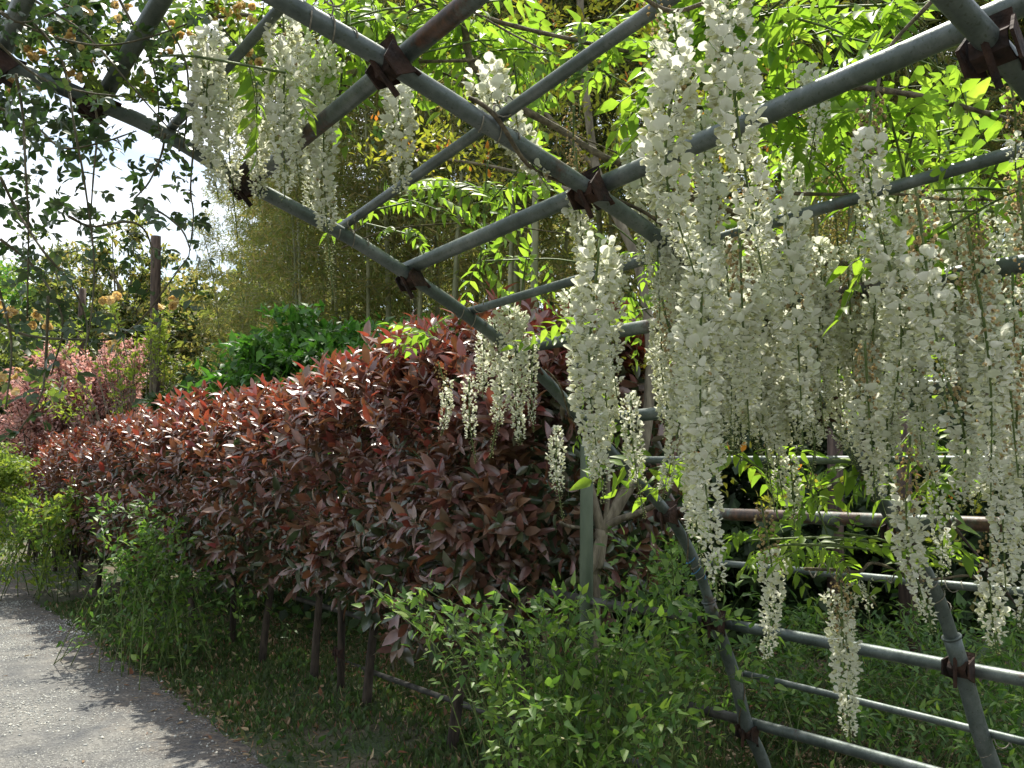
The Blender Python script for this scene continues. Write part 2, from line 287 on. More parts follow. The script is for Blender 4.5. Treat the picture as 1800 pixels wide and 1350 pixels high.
def path_mat():
    m, n, l = _mat('gravel_path'); o = n.new('ShaderNodeOutputMaterial'); p = n.new('ShaderNodeBsdfPrincipled'); g = n.new('ShaderNodeNewGeometry')
    mp = n.new('ShaderNodeMapping'); l.new(g.outputs['Position'], mp.inputs[0])
    def noise(sc, det=6, rg=.55):
        z = n.new('ShaderNodeTexNoise'); z.inputs['Scale'].default_value = sc; z.inputs['Detail'].default_value = det; z.inputs['Roughness'].default_value = rg; l.new(mp.outputs[0], z.inputs['Vector']); return z.outputs[0]
    def ramp(src, cs, lo, hi):
        c = n.new('ShaderNodeValToRGB'); e = c.color_ramp.elements; e[0].position = lo; e[1].position = hi; e[0].color = (*cs[0], 1); e[1].color = (*cs[1], 1); l.new(src, c.inputs[0]); return c.outputs[0]
    base = ramp(noise(2.2, 8, .65), [(.065, .068, .07), (.17, .165, .148)], .36, .62)
    v = n.new('ShaderNodeTexVoronoi'); v.inputs['Scale'].default_value = 70; l.new(mp.outputs[0], v.inputs['Vector'])
    vc = n.new('ShaderNodeSeparateColor'); l.new(v.outputs['Color'], vc.inputs[0])
    peb = ramp(vc.outputs[0], [(.13, .13, .125), (.40, .40, .36)], .1, .95)
    k1 = ramp(v.outputs['Distance'], [(1, 1, 1), (0, 0, 0)], .35, .6); k2 = ramp(noise(1.6, 4), [(0, 0, 0), (1, 1, 1)], .38, .62); k3 = ramp(vc.outputs[1], [(0, 0, 0), (1, 1, 1)], .25, .45)
    mm = n.new('ShaderNodeMixRGB'); mm.blend_type = 'MULTIPLY'; mm.inputs[0].default_value = 1; l.new(k1, mm.inputs[1]); l.new(k2, mm.inputs[2])
    m4 = n.new('ShaderNodeMixRGB'); m4.blend_type = 'MULTIPLY'; m4.inputs[0].default_value = 1; l.new(mm.outputs[0], m4.inputs[1]); l.new(k3, m4.inputs[2])
    mx = n.new('ShaderNodeMixRGB'); l.new(m4.outputs[0], mx.inputs[0])
    sx = n.new('ShaderNodeSeparateXYZ'); l.new(g.outputs['Position'], sx.inputs[0]); ex = n.new('ShaderNodeMath'); ex.operation = 'MULTIPLY_ADD'; l.new(noise(4, 6), ex.inputs[0]); ex.inputs[1].default_value = 1.1; l.new(sx.outputs[0], ex.inputs[2])
    ef = ramp(ex.outputs[0], [(0, 0, 0), (1, 1, 1)], 0, 1); er = n.new('ShaderNodeMapRange'); er.inputs['From Min'].default_value = 1.95; er.inputs['From Max'].default_value = 2.5; l.new(ex.outputs[0], er.inputs[0])
    so_ = ramp(noise(18, 8), [(.045, .042, .04), (.17, .135, .095)], .35, .65); mb = n.new('ShaderNodeMixRGB'); l.new(er.outputs[0], mb.inputs[0]); l.new(base, mb.inputs[1]); l.new(so_, mb.inputs[2]); base = mb.outputs[0]; l.new(base, mx.inputs[1]); l.new(peb, mx.inputs[2])
    dk = ramp(noise(55, 5), [(.55, .55, .55), (1.1, 1.1, 1.1)], .35, .6); mz = n.new('ShaderNodeMixRGB'); mz.blend_type = 'MULTIPLY'; mz.inputs[0].default_value = 1; l.new(mx.outputs[0], mz.inputs[1]); l.new(dk, mz.inputs[2])
    l.new(mz.outputs[0], p.inputs['Base Color']); p.inputs['Roughness'].default_value = .93
    bp = n.new('ShaderNodeBump'); bp.inputs['Strength'].default_value = .9; bp.inputs['Distance'].default_value = .012; l.new(m4.outputs[0], bp.inputs['Height'])
    b2 = n.new('ShaderNodeBump'); b2.inputs['Strength'].default_value = .5; b2.inputs['Distance'].default_value = .01; l.new(noise(120, 6), b2.inputs['Height']); l.new(bp.outputs[0], b2.inputs['Normal']); l.new(b2.outputs[0], p.inputs['Normal']); l.new(p.outputs[0], o.inputs[0]); return m
xs = np.unique(np.concatenate([np.linspace(-250, -12, 20), np.linspace(-12, 14, 200), np.linspace(14, 250, 60)])); ys = np.unique(np.concatenate([np.linspace(-250, -4, 20), np.linspace(-4, 16, 160), np.linspace(16, 250, 60)]))
V, L, nf = grid(xs, ys)
tag(link('ground', mesh_np('ground', V, L, np.arange(nf) * 4, np.full(nf, 4), [ground_mat()])), kind='structure')
py = np.linspace(-6, 30, 420); un = np.linspace(0, 1, 60); Xp = -2.4 + un[:, None] * (pathedge(py)[None] + 2.4); Yp = np.broadcast_to(py[None], Xp.shape)
Zp = gz(Xp, Yp) + .008 + .01 * np.clip(np.minimum(un, 1 - un)[:, None] * 12, -1, 1) - .012 * (np.minimum(un, 1 - un)[:, None] < .002)
Vp = np.stack([Xp, Yp, Zp], -1).reshape(-1, 3); i = np.arange(59)[:, None] * 420 + np.arange(419)[None]; L = np.stack([i, i + 420, i + 421, i + 1], -1).reshape(-1)
tag(link('gravel_path', mesh_np('gravel_path', Vp, L, np.arange(59 * 419) * 4, np.full(59 * 419, 4), [path_mat()])), kind='structure')
# loose stones on the path
ST = T([(0, 0, .5), (0, 0, -.4), (.6, .1, 0), (-.1, .5, .05), (-.55, -.05, 0), (.05, -.5, -.05)], [(0, 2, 3), (0, 3, 4), (0, 4, 5), (0, 5, 2), (1, 3, 2), (1, 4, 3), (1, 5, 4), (1, 2, 5)])
f = Fol([ST], [M['stone']]); n = 75000
y = 3.0 + 9 * U(0, 1, n) ** 1.7; x = U(-.3, 2.1, n); dn = fbm(x, y, 1.3, 11) + .35 * fbm(x, y, 4, 12); pe = pathedge(y)
keep = (x < pe - .02) & (U(0, 1, n) < np.clip(.55 + 1.1 * dn - 1.0 * np.clip((x - pe + .8), 0, 1), .04, 1)); x, y = x[keep], y[keep]; n = len(x); zz = gz(x, y) + .018
f.add(np.stack([x, y, zz], -1), nrm(rng.normal(size=(n, 3)) * [1, 1, .25]), np.tile([0, 0, 1.], (n, 1)) + .3 * rng.normal(size=(n, 3)), .007 + .016 * U(0, 1, n) ** 2.2, 0, 0)
f.cat(); tag(link('gravel', f.joined('gravel', np.arange(n), np.zeros(3))), 'pale loose gravel scattered over the path', 'gravel', kind='stuff')
# grass on the verge and beyond the fence
f = Fol([GB, LFo], [M['grass'], M['weed'], M['straw']]); n = 400000
y = .6 + 11 * U(0, 1, n) ** 1.4; x = 1.75 + 5 * U(0, 1, n) ** 1.7; pe = pathedge(y); dn = fbm(x, y, 1.6, 21) + .4 * fbm(x, y, 6, 22)
keep = (x > pe - .30 * U(0, 1, n) ** 2) & (U(0, 1, n) < np.clip(.55 + .8 * dn, .10, 1) * np.clip((x - pe) / .5 + .22, 0, 1)); x, y = x[keep], y[keep]; n = len(x)
f.add(np.stack([x, y, gz(x, y)], -1), nrm(rng.normal(size=(n, 3)) * [.6, .6, .1] + [0, 0, 1]), rng.normal(size=(n, 3)), U(.02, .07, n), np.where(U(0, 1, n) < .2, 1, 0), rng.choice([0, 1, 2], n, p=[.75, .15, .10]))
f.cat(); tag(link('grass', f.joined('grass', np.arange(n), np.zeros(3))), 'short dark green grass on the verge under the hedge', 'grass', kind='stuff')
f = Fol([LF, LF2, BL], [M['straw']]); n = 22000
y = .6 + 9 * U(0, 1, n) ** 1.3; x = U(.6, 6.5, n); pe = pathedge(y); keep = ((x > pe - .35 * U(0, 1, n) ** 2) | (U(0, 1, n) < .012)) & (U(0, 1, n) < np.where(x > 3.1, 1, np.clip(.7 - (x - pe) / .6, .05, .7))); x, y = x[keep], y[keep]; n = len(x)
f.add(np.stack([x, y, gz(x, y) + .025], -1), nrm(rng.normal(size=(n, 3)) * [1, 1, .12]), np.tile([0, 0, 1.], (n, 1)) + .4 * rng.normal(size=(n, 3)), U(.025, .075, n), rng.choice([0, 1, 2, 2, 2], n), 0)
f.cat(); tag(link('leaf_litter', f.joined('leaf_litter', np.arange(n), np.zeros(3))), 'dry brown fallen leaves littering the grass', 'fallen leaves', kind='stuff')

# ================================================================ PERGOLA
Y1, Y2 = 2.26, 1.37
pergola = thing('pergola', (2.9, Y1, 0), 'galvanised pipe tunnel frame with arched ribs, long rails and rusty brackets carrying the white wisteria', 'pergola'); PO = np.array(pergola.location)
n1, n2 = np.array([0, 1., 0]), nrm(np.array([0, 1., -.085])); P2o = np.array([0, Y2, 1.03])
rib1 = [(-130, 75), (0, 110), (170, 180), (290, 235), (435, 322), (600, 410), (705, 475), (815, 550), (930, 640), (1025, 740), (1090, 812), (1175, 905), (1225, 995), (1258, 1095), (1290, 1185), (1312, 1272), (1345, 1350), (1365, 1450)]
rib2 = [(250, -160), (370, -78), (490, -3), (592, 56), (690, 114), (850, 215), (1040, 337), (1200, 452), (1330, 580), (1455, 725), (1505, 800), (1570, 915), (1640, 1030), (1690, 1175), (1722, 1285), (1745, 1350), (1785, 1470)]
r1 = [atplane(x, y, (0, Y1, 0), n1) for x, y in rib1]; r2 = [atplane(x, y, P2o, n2) for x, y in rib2]
XC = -.35
def full(rp, yy):                       # right half from the picture, left half mirrored about the tunnel's axis
    foot = rp[-1].copy(); foot += (rp[-1] - rp[-2]) * (foot[2] + .15) / max(.05, (rp[-2] - rp[-1])[2]) * .9; foot[2] = -.15; foot[1] = rp[-1][1]
    right = [p for p in rp if p[0] > XC + .35] + [foot]
    top = np.array([XC, right[0][1], max(right[0][2] + .06, 2.5)])
    left = [np.array([2 * XC - p[0], p[1], p[2]]) for p in right[::-1]]
    return spline(left + [top] + right, 5), right
rib1c, r1r = full(r1, Y1); rib2c, r2r = full(r2, Y2)
def shift(c, dy, k=0.): q = c.copy(); q[:, 1] += dy; return q
ribs = [rib1c, rib2c, shift(rib2c, -.86), shift(rib2c, -1.75), shift(rib2c, -2.65)]
RR = .0185
for q, rb in enumerate(ribs):
    b = MB(); b.add(tube(rb, RR, 12)); lo_ = [k for k in range(len(rb)) if rb[k][2] < 1.12]
    for side in (-1, 1):
        seg = [rb[k] for k in lo_ if (rb[k][0] - XC) * side > 0]; b.add(tube(seg, .0235, 12)); e_ = seg[-1] if side < 0 else seg[0]; g_ = seg[-2] if side < 0 else seg[1]; b.add(tube([e_, e_ + (g_ - e_) * .12], .027, 12))
    ro = b.build('arch_rib', M['pipe'], pergola, PO)
# rails: (rib1 pixel, rib2 pixel, radius, rusty, left extension)
rails = [((-10, 106), (130, -235), .0195, 0, 0), ((170, 180), (375, -170), .0195, 0, 0), ((288, 237), (550, -52), .0115, 0, 0), ((435, 322), (690, 112), .0195, 1, 0), ((600, 398), (858, 218), .0125, 0, 0),
         ((705, 478), (1040, 334), .0195, 0, 0), ((815, 552), (1200, 440), .0125, 0, 0), ((930, 612), (1330, 546), .0195, 1, 0), ((1025, 742), (1455, 702), .0195, 0, 0), ((1088, 811), (1508, 812), .0115, 0, 0),
         ((1175, 903), (1570, 919), .0195, 1, 0), ((1222, 988), (1640, 1028), .0115, 0, 0), ((1258, 1096), (1690, 1178), .0195, 0, 1.3), ((1290, 1182), (1722, 1288), .0115, 0, 0), ((1312, 1271), (1752, 1392), .0195, 0, 4.6), ((1352, 1424), (1800, 1580), .0195, 0, 5.6)]
def saddle(c, ax, rad):
    """bent steel bracket: a channel under the rail hugging the rib, flared lips and a bolt; ax = rail direction, rad = outward"""
    ax = nrm(ax); o = nrm(rad - ax * (rad @ ax)); t = np.cross(ax, o); b = MB(); L = .027; h = .003
    def plate(pts):                       # pts: closed strip profile along (t,o), extruded along ax
        for (a0, b0), (a1, b1) in zip(pts[:-1], pts[1:]):
            d = nrm(np.array([a1 - a0, b1 - b0])); nn = np.array([-d[1], d[0]]) * h; V = []
            for sx in (-L, L):
                for (pa, pb) in ((a0, b0), (a1, b1)):
                    for sg in (0, 1): V.append(c + ax * sx + t * (pa + nn[0] * sg) + o * (pb + nn[1] * sg))
            b.add((V, [(0, 1, 3, 2), (4, 6, 7, 5), (0, 4, 5, 1), (2, 3, 7, 6), (0, 2, 6, 4), (1, 5, 7, 3)]))
    r = .0225
    plate([(-r - .022, r * .4), (-r - .002, r * .1), (-r, -r * 1.3), (0, -r * 1.9), (r, -r * 1.3), (r + .002, r * .1), (r + .022, r * .4)])
    for sx in (-1, 1):                    # triangular lips
        p = c + ax * sx * L; b.add(([p + t * -.035 + o * .0, p + t * .035 + o * 0, p + t * .02 + o * -.045 + ax * sx * .008, p - t * .02 - o * .045 + ax * sx * .008, p + t * -.035 + ax * sx * .005, p + t * .035 + ax * sx * .005, p + t * .02 - o * .045 + ax * sx * .013, p - t * .02 - o * .045 + ax * sx * .013],
                                     [(0, 1, 2, 3), (7, 6, 5, 4), (0, 4, 5, 1), (1, 5, 6, 2), (2, 6, 7, 3), (3, 7, 4, 0)]))
    b.add(tube([c - t * .05 - o * .045, c + t * .05 - o * .045], .006, 6))
    w = [c - o * .035 + t * .03 * math.cos(a) * 1 + ax * .0 for a in (0, 1)]
    return b
def tie(c, ax, rr=.03, k='twine'):
    b = MB(); ax = nrm(ax); u = nrm(np.cross(ax, [0, 0, 1.])); v = np.cross(ax, u)
    b.add(tube([c + ax * (.004 * i - .014) + (u * math.cos(i * .55) + v * math.sin(i * .55)) * rr for i in range(24)], .0018, 4)); return b
def near(curve, p): i = np.argmin(np.linalg.norm(curve - p, axis=1)); return curve[i], nrm(curve[min(i + 1, len(curve) - 1)] - curve[max(i - 1, 0)])
for (a, b_, r, rust, ext) in rails:
    A = atplane(*a, (0, Y1, 0), n1); B = atplane(*b_, P2o, n2); d = B - A; u = nrm(d)
    off = nrm(np.array([A[0] - XC, 0, A[2] - 1.2])); s = RR + r; A2, B2 = A + off * s, B + off * s       # rails lie on the outside of the ribs
    end = B2 + u * 3.1; st = A2 - u * .06; pts = spline([st, A2, (A2 + B2) / 2 + off * .004, B2, (B2 + end) / 2, end], 3)
    b = MB(); b.add(tube(pts, r, 12)); b.build('rail', M['pipe_rust' if rust else 'pipe'], pergola, PO)
    if ext: b = MB(); b.add(tube([st - u * (ext + .06), st - u * ext * .5 - [0, 0, .012], st + u * .02], r * .94, 10)); b.build('rail', M['pipe_shaded'], pergola, PO)  # rail under the hedge, darker colour stands in for shade
    for q, rb in enumerate(ribs[:4]):
        c0 = A2 + u * ((rb[10][1] - A2[1]) / u[1]) if q else A2
        cp, tg = near(rb, c0)
        if r > .015: sb = saddle(cp + off * .012 if q == 0 or q > 1 else cp + off * .012, u, off); sb.build('clamp', M['rust'], pergola, PO, smooth=False)
        else: tie(cp + off * s * .9, u, r + .004).build('wire_tie', M['twine'], pergola, PO); tie(cp, tg, RR + .003).build('wire_tie', M['twine'], pergola, PO)
for X in (): pass
# low fence posts that continue the rails under the hedge
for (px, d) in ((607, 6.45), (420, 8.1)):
    P = gnd(px, d); bb = MB(); bb.add(tube([P + [0, 0, -.1], P + [0, 0, .5], P + [-.03, 0, 1.15]], .026, 10)); bb.build('post', M['darkbark'], pergola, PO)  # pipe posts coloured like dark bark to paint in the shade below the hedge
c = gnd(607, 6.45); saddle(c + np.array([0, 0, .30]), np.array([0, 1., 0]), np.array([1., 0, 0])).build('clamp', M['rust'], pergola, PO, smooth=False)
P = atplane(1216, 985, (0, Y1, 0), n1); tie(P, near(rib1c, P)[1], .0215).build('twine', M['bluetwine'], pergola, PO)

# ================================================================ WISTERIA
def petal(w, l, cup, k=5, back=0.):
    """rounded cupped petal: base point, rim on an ellipse, centre"""
    V = [(0, 0, 0)]; F = []; n = k + 2
    for j in range(n):
        a = -2.3 + 4.6 * j / (n - 1); V.append((math.sin(a) * w, l * (.56 + .46 * math.cos(a)), cup * (math.sin(a) ** 2) + back + .05 * cup * math.cos(5 * a) - .25 * cup * math.cos(a)))
    V.append((0, l * .58, -cup * .35)); c = n + 1
    for j in range(1, n): F.append((c, j, j + 1))
    F += [(0, 1, c), (0, c, n)]
    return V, F
def rot(V, ax, a):
    V = np.array(V); c, s = math.cos(a), math.sin(a)
    Mx = {'x': [[1, 0, 0], [0, c, -s], [0, s, c]], 'y': [[c, 0, s], [0, 1, 0], [-s, 0, c]], 'z': [[c, -s, 0], [s, c, 0], [0, 0, 1]]}[ax]; return V @ np.array(Mx).T
def floret(op, seed):
    r = np.random.RandomState(seed); parts = []
    pv, pf = tube([(0, 0, 0), (0, .35, .05), (0, .62, .02)], .028, 3, False); parts.append((pv, pf, 2))
    b, bf = petal(.46 * op, .95, .16); b = rot(b, 'x', .75 + r.uniform(-.2, .3)); b = rot(b, 'y', r.uniform(-.35, .35)) + [0, .6, 0]; parts.append((b, bf, 0))
    for sx in (-1, 1):
        w, wf = petal(.24 * op, .72, .1, 3); w = rot(w, 'y', sx * (.9 + r.uniform(-.2, .2))); w = rot(w, 'x', -.35 + r.uniform(-.2, .2)) + [sx * .06, .6, -.03]; parts.append((w, wf, 0 if r.rand() < .6 else 1))
    kv, kf = petal(.14, .62, .2, 2); kv = rot(kv, 'x', -.6) + [0, .58, -.06]; parts.append((kv, kf, 1))
    return merge(parts)
def budt(l):
    V, F = tube([(0, .3, 0), (0, .3 + l * .3, 0), (0, .3 + l * .75, -.02), (0, .3 + l, -.05)], [.05, .15, .13, .02], 5); pv, pf = tube([(0, 0, 0), (0, .35, 0)], .03, 3, False); return merge([(pv, pf, 2), (V, F, 3)])
def crumple(seed):
    r = np.random.RandomState(seed); parts = []; pv, pf = tube([(0, 0, 0), (0, .6, -.1)], .03, 3, False); parts.append((pv, pf, 2))
    for k in range(3):
        v, ff = petal(.22, .6, .25, 3); v = np.array(v) + r.normal(size=np.shape(v)) * .05; v = rot(v, 'y', r.uniform(-1.6, 1.6)); v = rot(v, 'x', -.9 + r.uniform(-.4, .4)) + [0, .55, -.1]; parts.append((v, ff, 4))
    return merge(parts)
FT = [floret(1, 1), floret(1.12, 2), floret(.95, 3), floret(.78, 4), floret(.55, 5), budt(.75), budt(.5), crumple(7), crumple(8)]
FM = [M['petal'], M['keel'], M['greenstem'], M['bud'], M['wither']]
def tap0(u): return np.where(u < .06, .6 + u * 6, 1) * (1 - .7 * np.clip((u - .35) / .65, 0, 1) ** 1.2)
def raceme(vine, VO, x, y0, x1, y1, w, d, style=0, dens=1.0, single=False):
    """one hanging flower cluster; style 0 full, 1 budding lower end, 2 withered top, 3 mostly withered"""
    P0 = at(x, y0, d); P1 = at(x1, y1, d + U(-.04, .04)); L = np.linalg.norm(P1 - P0); W = w / FPX * d / 2
    mid = (P0 + P1) / 2 + np.append(rng.normal(size=2) * .018, 0); pts = spline([P0, mid, P1], 7)
    b = MB(); b.add(tube(pts, np.linspace(.0028, .0012, len(pts)), 5)); ro = b.build('raceme', M['greenstem'], vine, VO)
    n = int(L / .0016 * dens * U(.75, 1.05) * min(1.2, W / .036)); u = np.sort((np.arange(n) + U(0, 1, n)) / n); u = u ** .97
    P = np.stack([np.interp(u, np.linspace(0, 1, len(pts)), pts[:, k]) for k in range(3)], -1); lenp = W * .40 * tap0(u) * U(.2, 1.25, n); th = np.arange(n) * 2.39996 + rng.normal(size=n) * .35
    tan = nrm(P1 - P0); e1 = nrm(np.cross(tan, [1., .2, 0])); e2 = np.cross(tan, e1); outw = e1 * np.cos(th)[:, None] + e2 * np.sin(th)[:, None]
    tap = np.where(u < .06, .6 + u * 6, 1) * (1 - .58 * np.clip((u - .40) / .65, 0, 1) ** 1.2)
    bud0 = {0: .93, 1: .72, 2: .93, 3: .9}[style] + U(-.04, .04); wi = {0: .05, 1: 0, 2: .34, 3: .75}[style]
    P = P + outw * lenp[:, None] * .8; ti = rng.choice([0, 1, 2, 3], n); ti = np.where((u > bud0 - .12) & (u <= bud0), rng.choice([3, 4], n), ti); ti = np.where(u > bud0, rng.choice([5, 6], n), ti)
    pw = np.clip(wi + .1 - u, 0, .2) / .2; pw = pw * (wi > .1) + .03; ti = np.where((U(0, 1, n) < pw) & (u < bud0), rng.choice([7, 8], n), ti)
    sz = np.where(ti >= 5, .62, 1.) * tap * W / 2.15 * U(.7, 1.2, n)
    d_ = nrm(outw + tan * (-.02 + .55 * np.clip(u - .5, 0, 1))[:, None] + rng.normal(size=(n, 3)) * .22); up = -tan + rng.normal(size=(n, 3)) * .35
    f = Fol(FT, FM); f.multi = True; f.add(P, d_, up, sz, ti, 0); k = 0
    if single: f.build(ro, 'floret', min(300, n), 'florets', org=VO)
    else: f.build(ro, 'florets', 0, 'florets', org=VO)
def pinnate(npairs, lw, droop, seed, ll=.062):
    r = np.random.RandomState(seed); L = .035 + npairs * .032; pts = [np.array([0, t * L, -droop * t * t * L]) for t in np.linspace(0, 1, 7)]
    parts = []; V, F = tube(pts, .0012, 3, False); parts.append((V, F, 1)); LV, LFc = leaf(w=lw, fold=.35, curl=.22, k=3)
    def put(base, ang, s, tw):
        v = np.array(LV) * s; v = rot(v, 'y', tw); v = rot(v, 'x', -.25 - r.uniform(0, .35)); v = rot(v, 'z', ang) + base; parts.append((v, LFc, 0))
    for i in range(npairs):
        t = (i + 1.0) / (npairs + .6); base = np.array([np.interp(t, np.linspace(0, 1, 7), [q[k] for q in pts]) for k in range(3)]); s = ll * (1.15 - .25 * abs(t - .45) * 2) * r.uniform(.85, 1.1)
        for sg in (-1, 1): put(base, sg * (1.05 + r.uniform(-.15, .2)), s, r.uniform(-.4, .4))
    put(pts[-1], r.uniform(-.2, .2), ll * 1.05, 0); return merge(parts)
PT = [pinnate(5, .44, .35, 1), pinnate(4, .48, .6, 2), pinnate(6, .40, .8, 3), pinnate(5, .34, .2, 4, .055), pinnate(4, .38, .5, 5, .048)]
PM = [M['wis'], M['greenstem']]
def vine(label, base, d0=2.2): v = thing('wisteria_vine', base, label, 'wisteria'); return v, np.array(v.location)
def branch(v, VO, px, d, r0, r1=None, mat='vine', name='branch', dep=None):
    pts = spline([at(x, y, (dep[i] if dep else d + .03 * math.sin(i * 2.1))) for i, (x, y) in enumerate(px)], 5); b = MB(); rr = np.linspace(r0, r1 or r0 * .7, len(pts)) * (1 + .12 * np.sin(np.arange(len(pts)) * 1.9)); b.add(tube(pts, rr, 7)); b.build(name, M[mat], v, VO); return pts
def leafzone(v, VO, zones, mat=PM):
    f = Fol(PT, mat); f.multi = True; tw = MB()
    for (cx, cy, rx, ry, d, n) in zones:
        c = at(cx, cy, d)
        for k in range(max(1, n // 4)):
            a = at(cx + U(-rx, rx) * .7, cy + U(-ry, ry) * .7, d + U(-.15, .15)); m = 5 if k < n // 4 else 3
            gr = nrm(rng.normal(size=3) * [1, 1, .35]); e = a + gr * .22; tw.add(tube(spline([a - gr * .1, a, e + [0, 0, -.03]], 3), [.0028] * 7 , 4))
            q = a[None] + gr[None] * U(0, .24, m)[:, None]; dd = nrm(rng.normal(size=(m, 3)) * [1, 1, .45] + gr * .6 + [0, 0, -.05])
            f.add(q, dd, np.tile([0, 0, 1.], (m, 1)) + .55 * rng.normal(size=(m, 3)), U(.8, 1.15, m) * (.62 if (cy > 380 and cx < 1150) or cy > 900 else .9), rng.randint(0, 5, m), 0)
    f.build(v, 'compound_leaf', 300, 'leaf_mass'); tag(tw.build('twigs', M['greenstem'], v, VO), kind='stuff')
RAC = []
# vine A: the pale group at the upper left, against the sky
vA, OA = vine('wisteria with white racemes hanging against the bright sky beside the yellow rose', at(560, 60, 2.3))
branch(vA, OA, [(330, 45), (420, 25), (520, 55), (620, 105), (720, 108), (840, 106)], 2.3, .006)
for a in [(372, 50, 384, 350, 78, 0), (402, 120, 418, 420, 58, 1), (465, 110, 456, 365, 62, 0), (498, 20, 500, 350, 84, 0), (530, 60, 528, 330, 63, 0), (548, 130, 545, 400, 50, 0), (572, 80, 586, 530, 66, 1), (345, 100, 350, 230, 60, 2), (698, 135, 706, 345, 72, 0), (420, 60, 424, 250, 50, 0)]:
    raceme(vA, OA, a[0], a[1], a[2], a[3], a[4], {78: 1.9, 58: 2.3, 62: 2.2, 84: 1.85, 63: 2.1, 64: 2.3, 72: 1.95, 50: 2.5, 66: 2.2, 60: 2.0, 52: 2.6}[a[4]], a[5], 1.0, a[4] >= 60)
leafzone(vA, OA, [(500, 30, 110, 40, 2.2, 12), (640, 40, 80, 50, 2.3, 16), (360, 85, 40, 30, 2.0, 3)])
# vine B: over the middle of the arch
vB, OB = vine('wisteria over the middle of the arch with a thick brown stem', at(900, 180, 2.4))
branch(vB, OB, [(818, 40), (822, 90), (840, 125), (900, 180), (985, 228), (1060, 275), (1130, 300), (1210, 345)], 2.4, .011, .008)
branch(vB, OB, [(848, 30), (920, 50), (990, 66), (1060, 82), (1150, 100), (1260, 120), (1400, 135), (1450, 150)], 2.35, .006)
branch(vB, OB, [(600, 436), (680, 405), (760, 395), (850, 393), (930, 402), (1000, 412)], 2.75, .0028)
branch(vB, OB, [(585, 175), (650, 100), (705, 35), (740, 8), (790, 14)], 2.3, .004)
branch(vB, OB, [(760, 120), (850, 160), (950, 210), (1100, 275), (1150, 290)], 2.6, .003)
branch(vB, OB, [(830, 20), (900, 60), (960, 90)], 2.2, .003)
for a in [(848, 118, 966, 335, 92, 1.95, 0, 1), (1008, 185, 1018, 340, 52, 2.2, 3, 0), (1012, 260, 1030, 495, 66, 2.1, 2, 1), (1112, 245, 1132, 480, 72, 2.15, 0, 1), (1055, 420, 1062, 885, 92, 1.75, 0, 1), (1078, 440, 1085, 700, 66, 2.0, 0, 0), (998, 508, 1000, 700, 48, 2.7, 1, 0), (1108, 690, 1133, 912, 46, 2.2, 1, 0), (1040, 590, 1040, 850, 60, 2.3, 0, 0),
          (770, 635, 776, 766, 38, 2.8, 2, 0), (825, 660, 836, 815, 36, 2.8, 1, 0), (868, 560, 862, 805, 44, 2.8, 1, 0), (850, 585, 848, 700, 40, 2.8, 0, 0), (912, 550, 915, 782, 52, 2.7, 0, 0), (938, 590, 938, 760, 32, 2.75, 0, 0), (895, 540, 905, 600, 60, 2.7, 0, 0), (978, 750, 990, 915, 38, 2.7, 1, 0), (1162, 590, 1172, 800, 50, 2.4, 1, 0)]:
    raceme(vB, OB, *a[:6], a[6], 1.0, bool(a[7]))
leafzone(vB, OB, [(760, 35, 170, 60, 2.45, 44), (960, 60, 130, 70, 2.6, 26), (880, 110, 60, 30, 2.5, 6), (780, 345, 100, 30, 2.75, 14), (880, 335, 80, 40, 2.75, 10), (660, 390, 40, 15, 2.75, 2), (1130, 190, 70, 60, 2.7, 14), (960, 468, 50, 20, 2.9, 5), (1110, 530, 60, 30, 2.8, 9), (790, 590, 50, 30, 2.9, 5), (1020, 600, 50, 60, 2.9, 8), (1090, 400, 60, 40, 2.9, 6), (925, 560, 40, 25, 2.95, 3)])
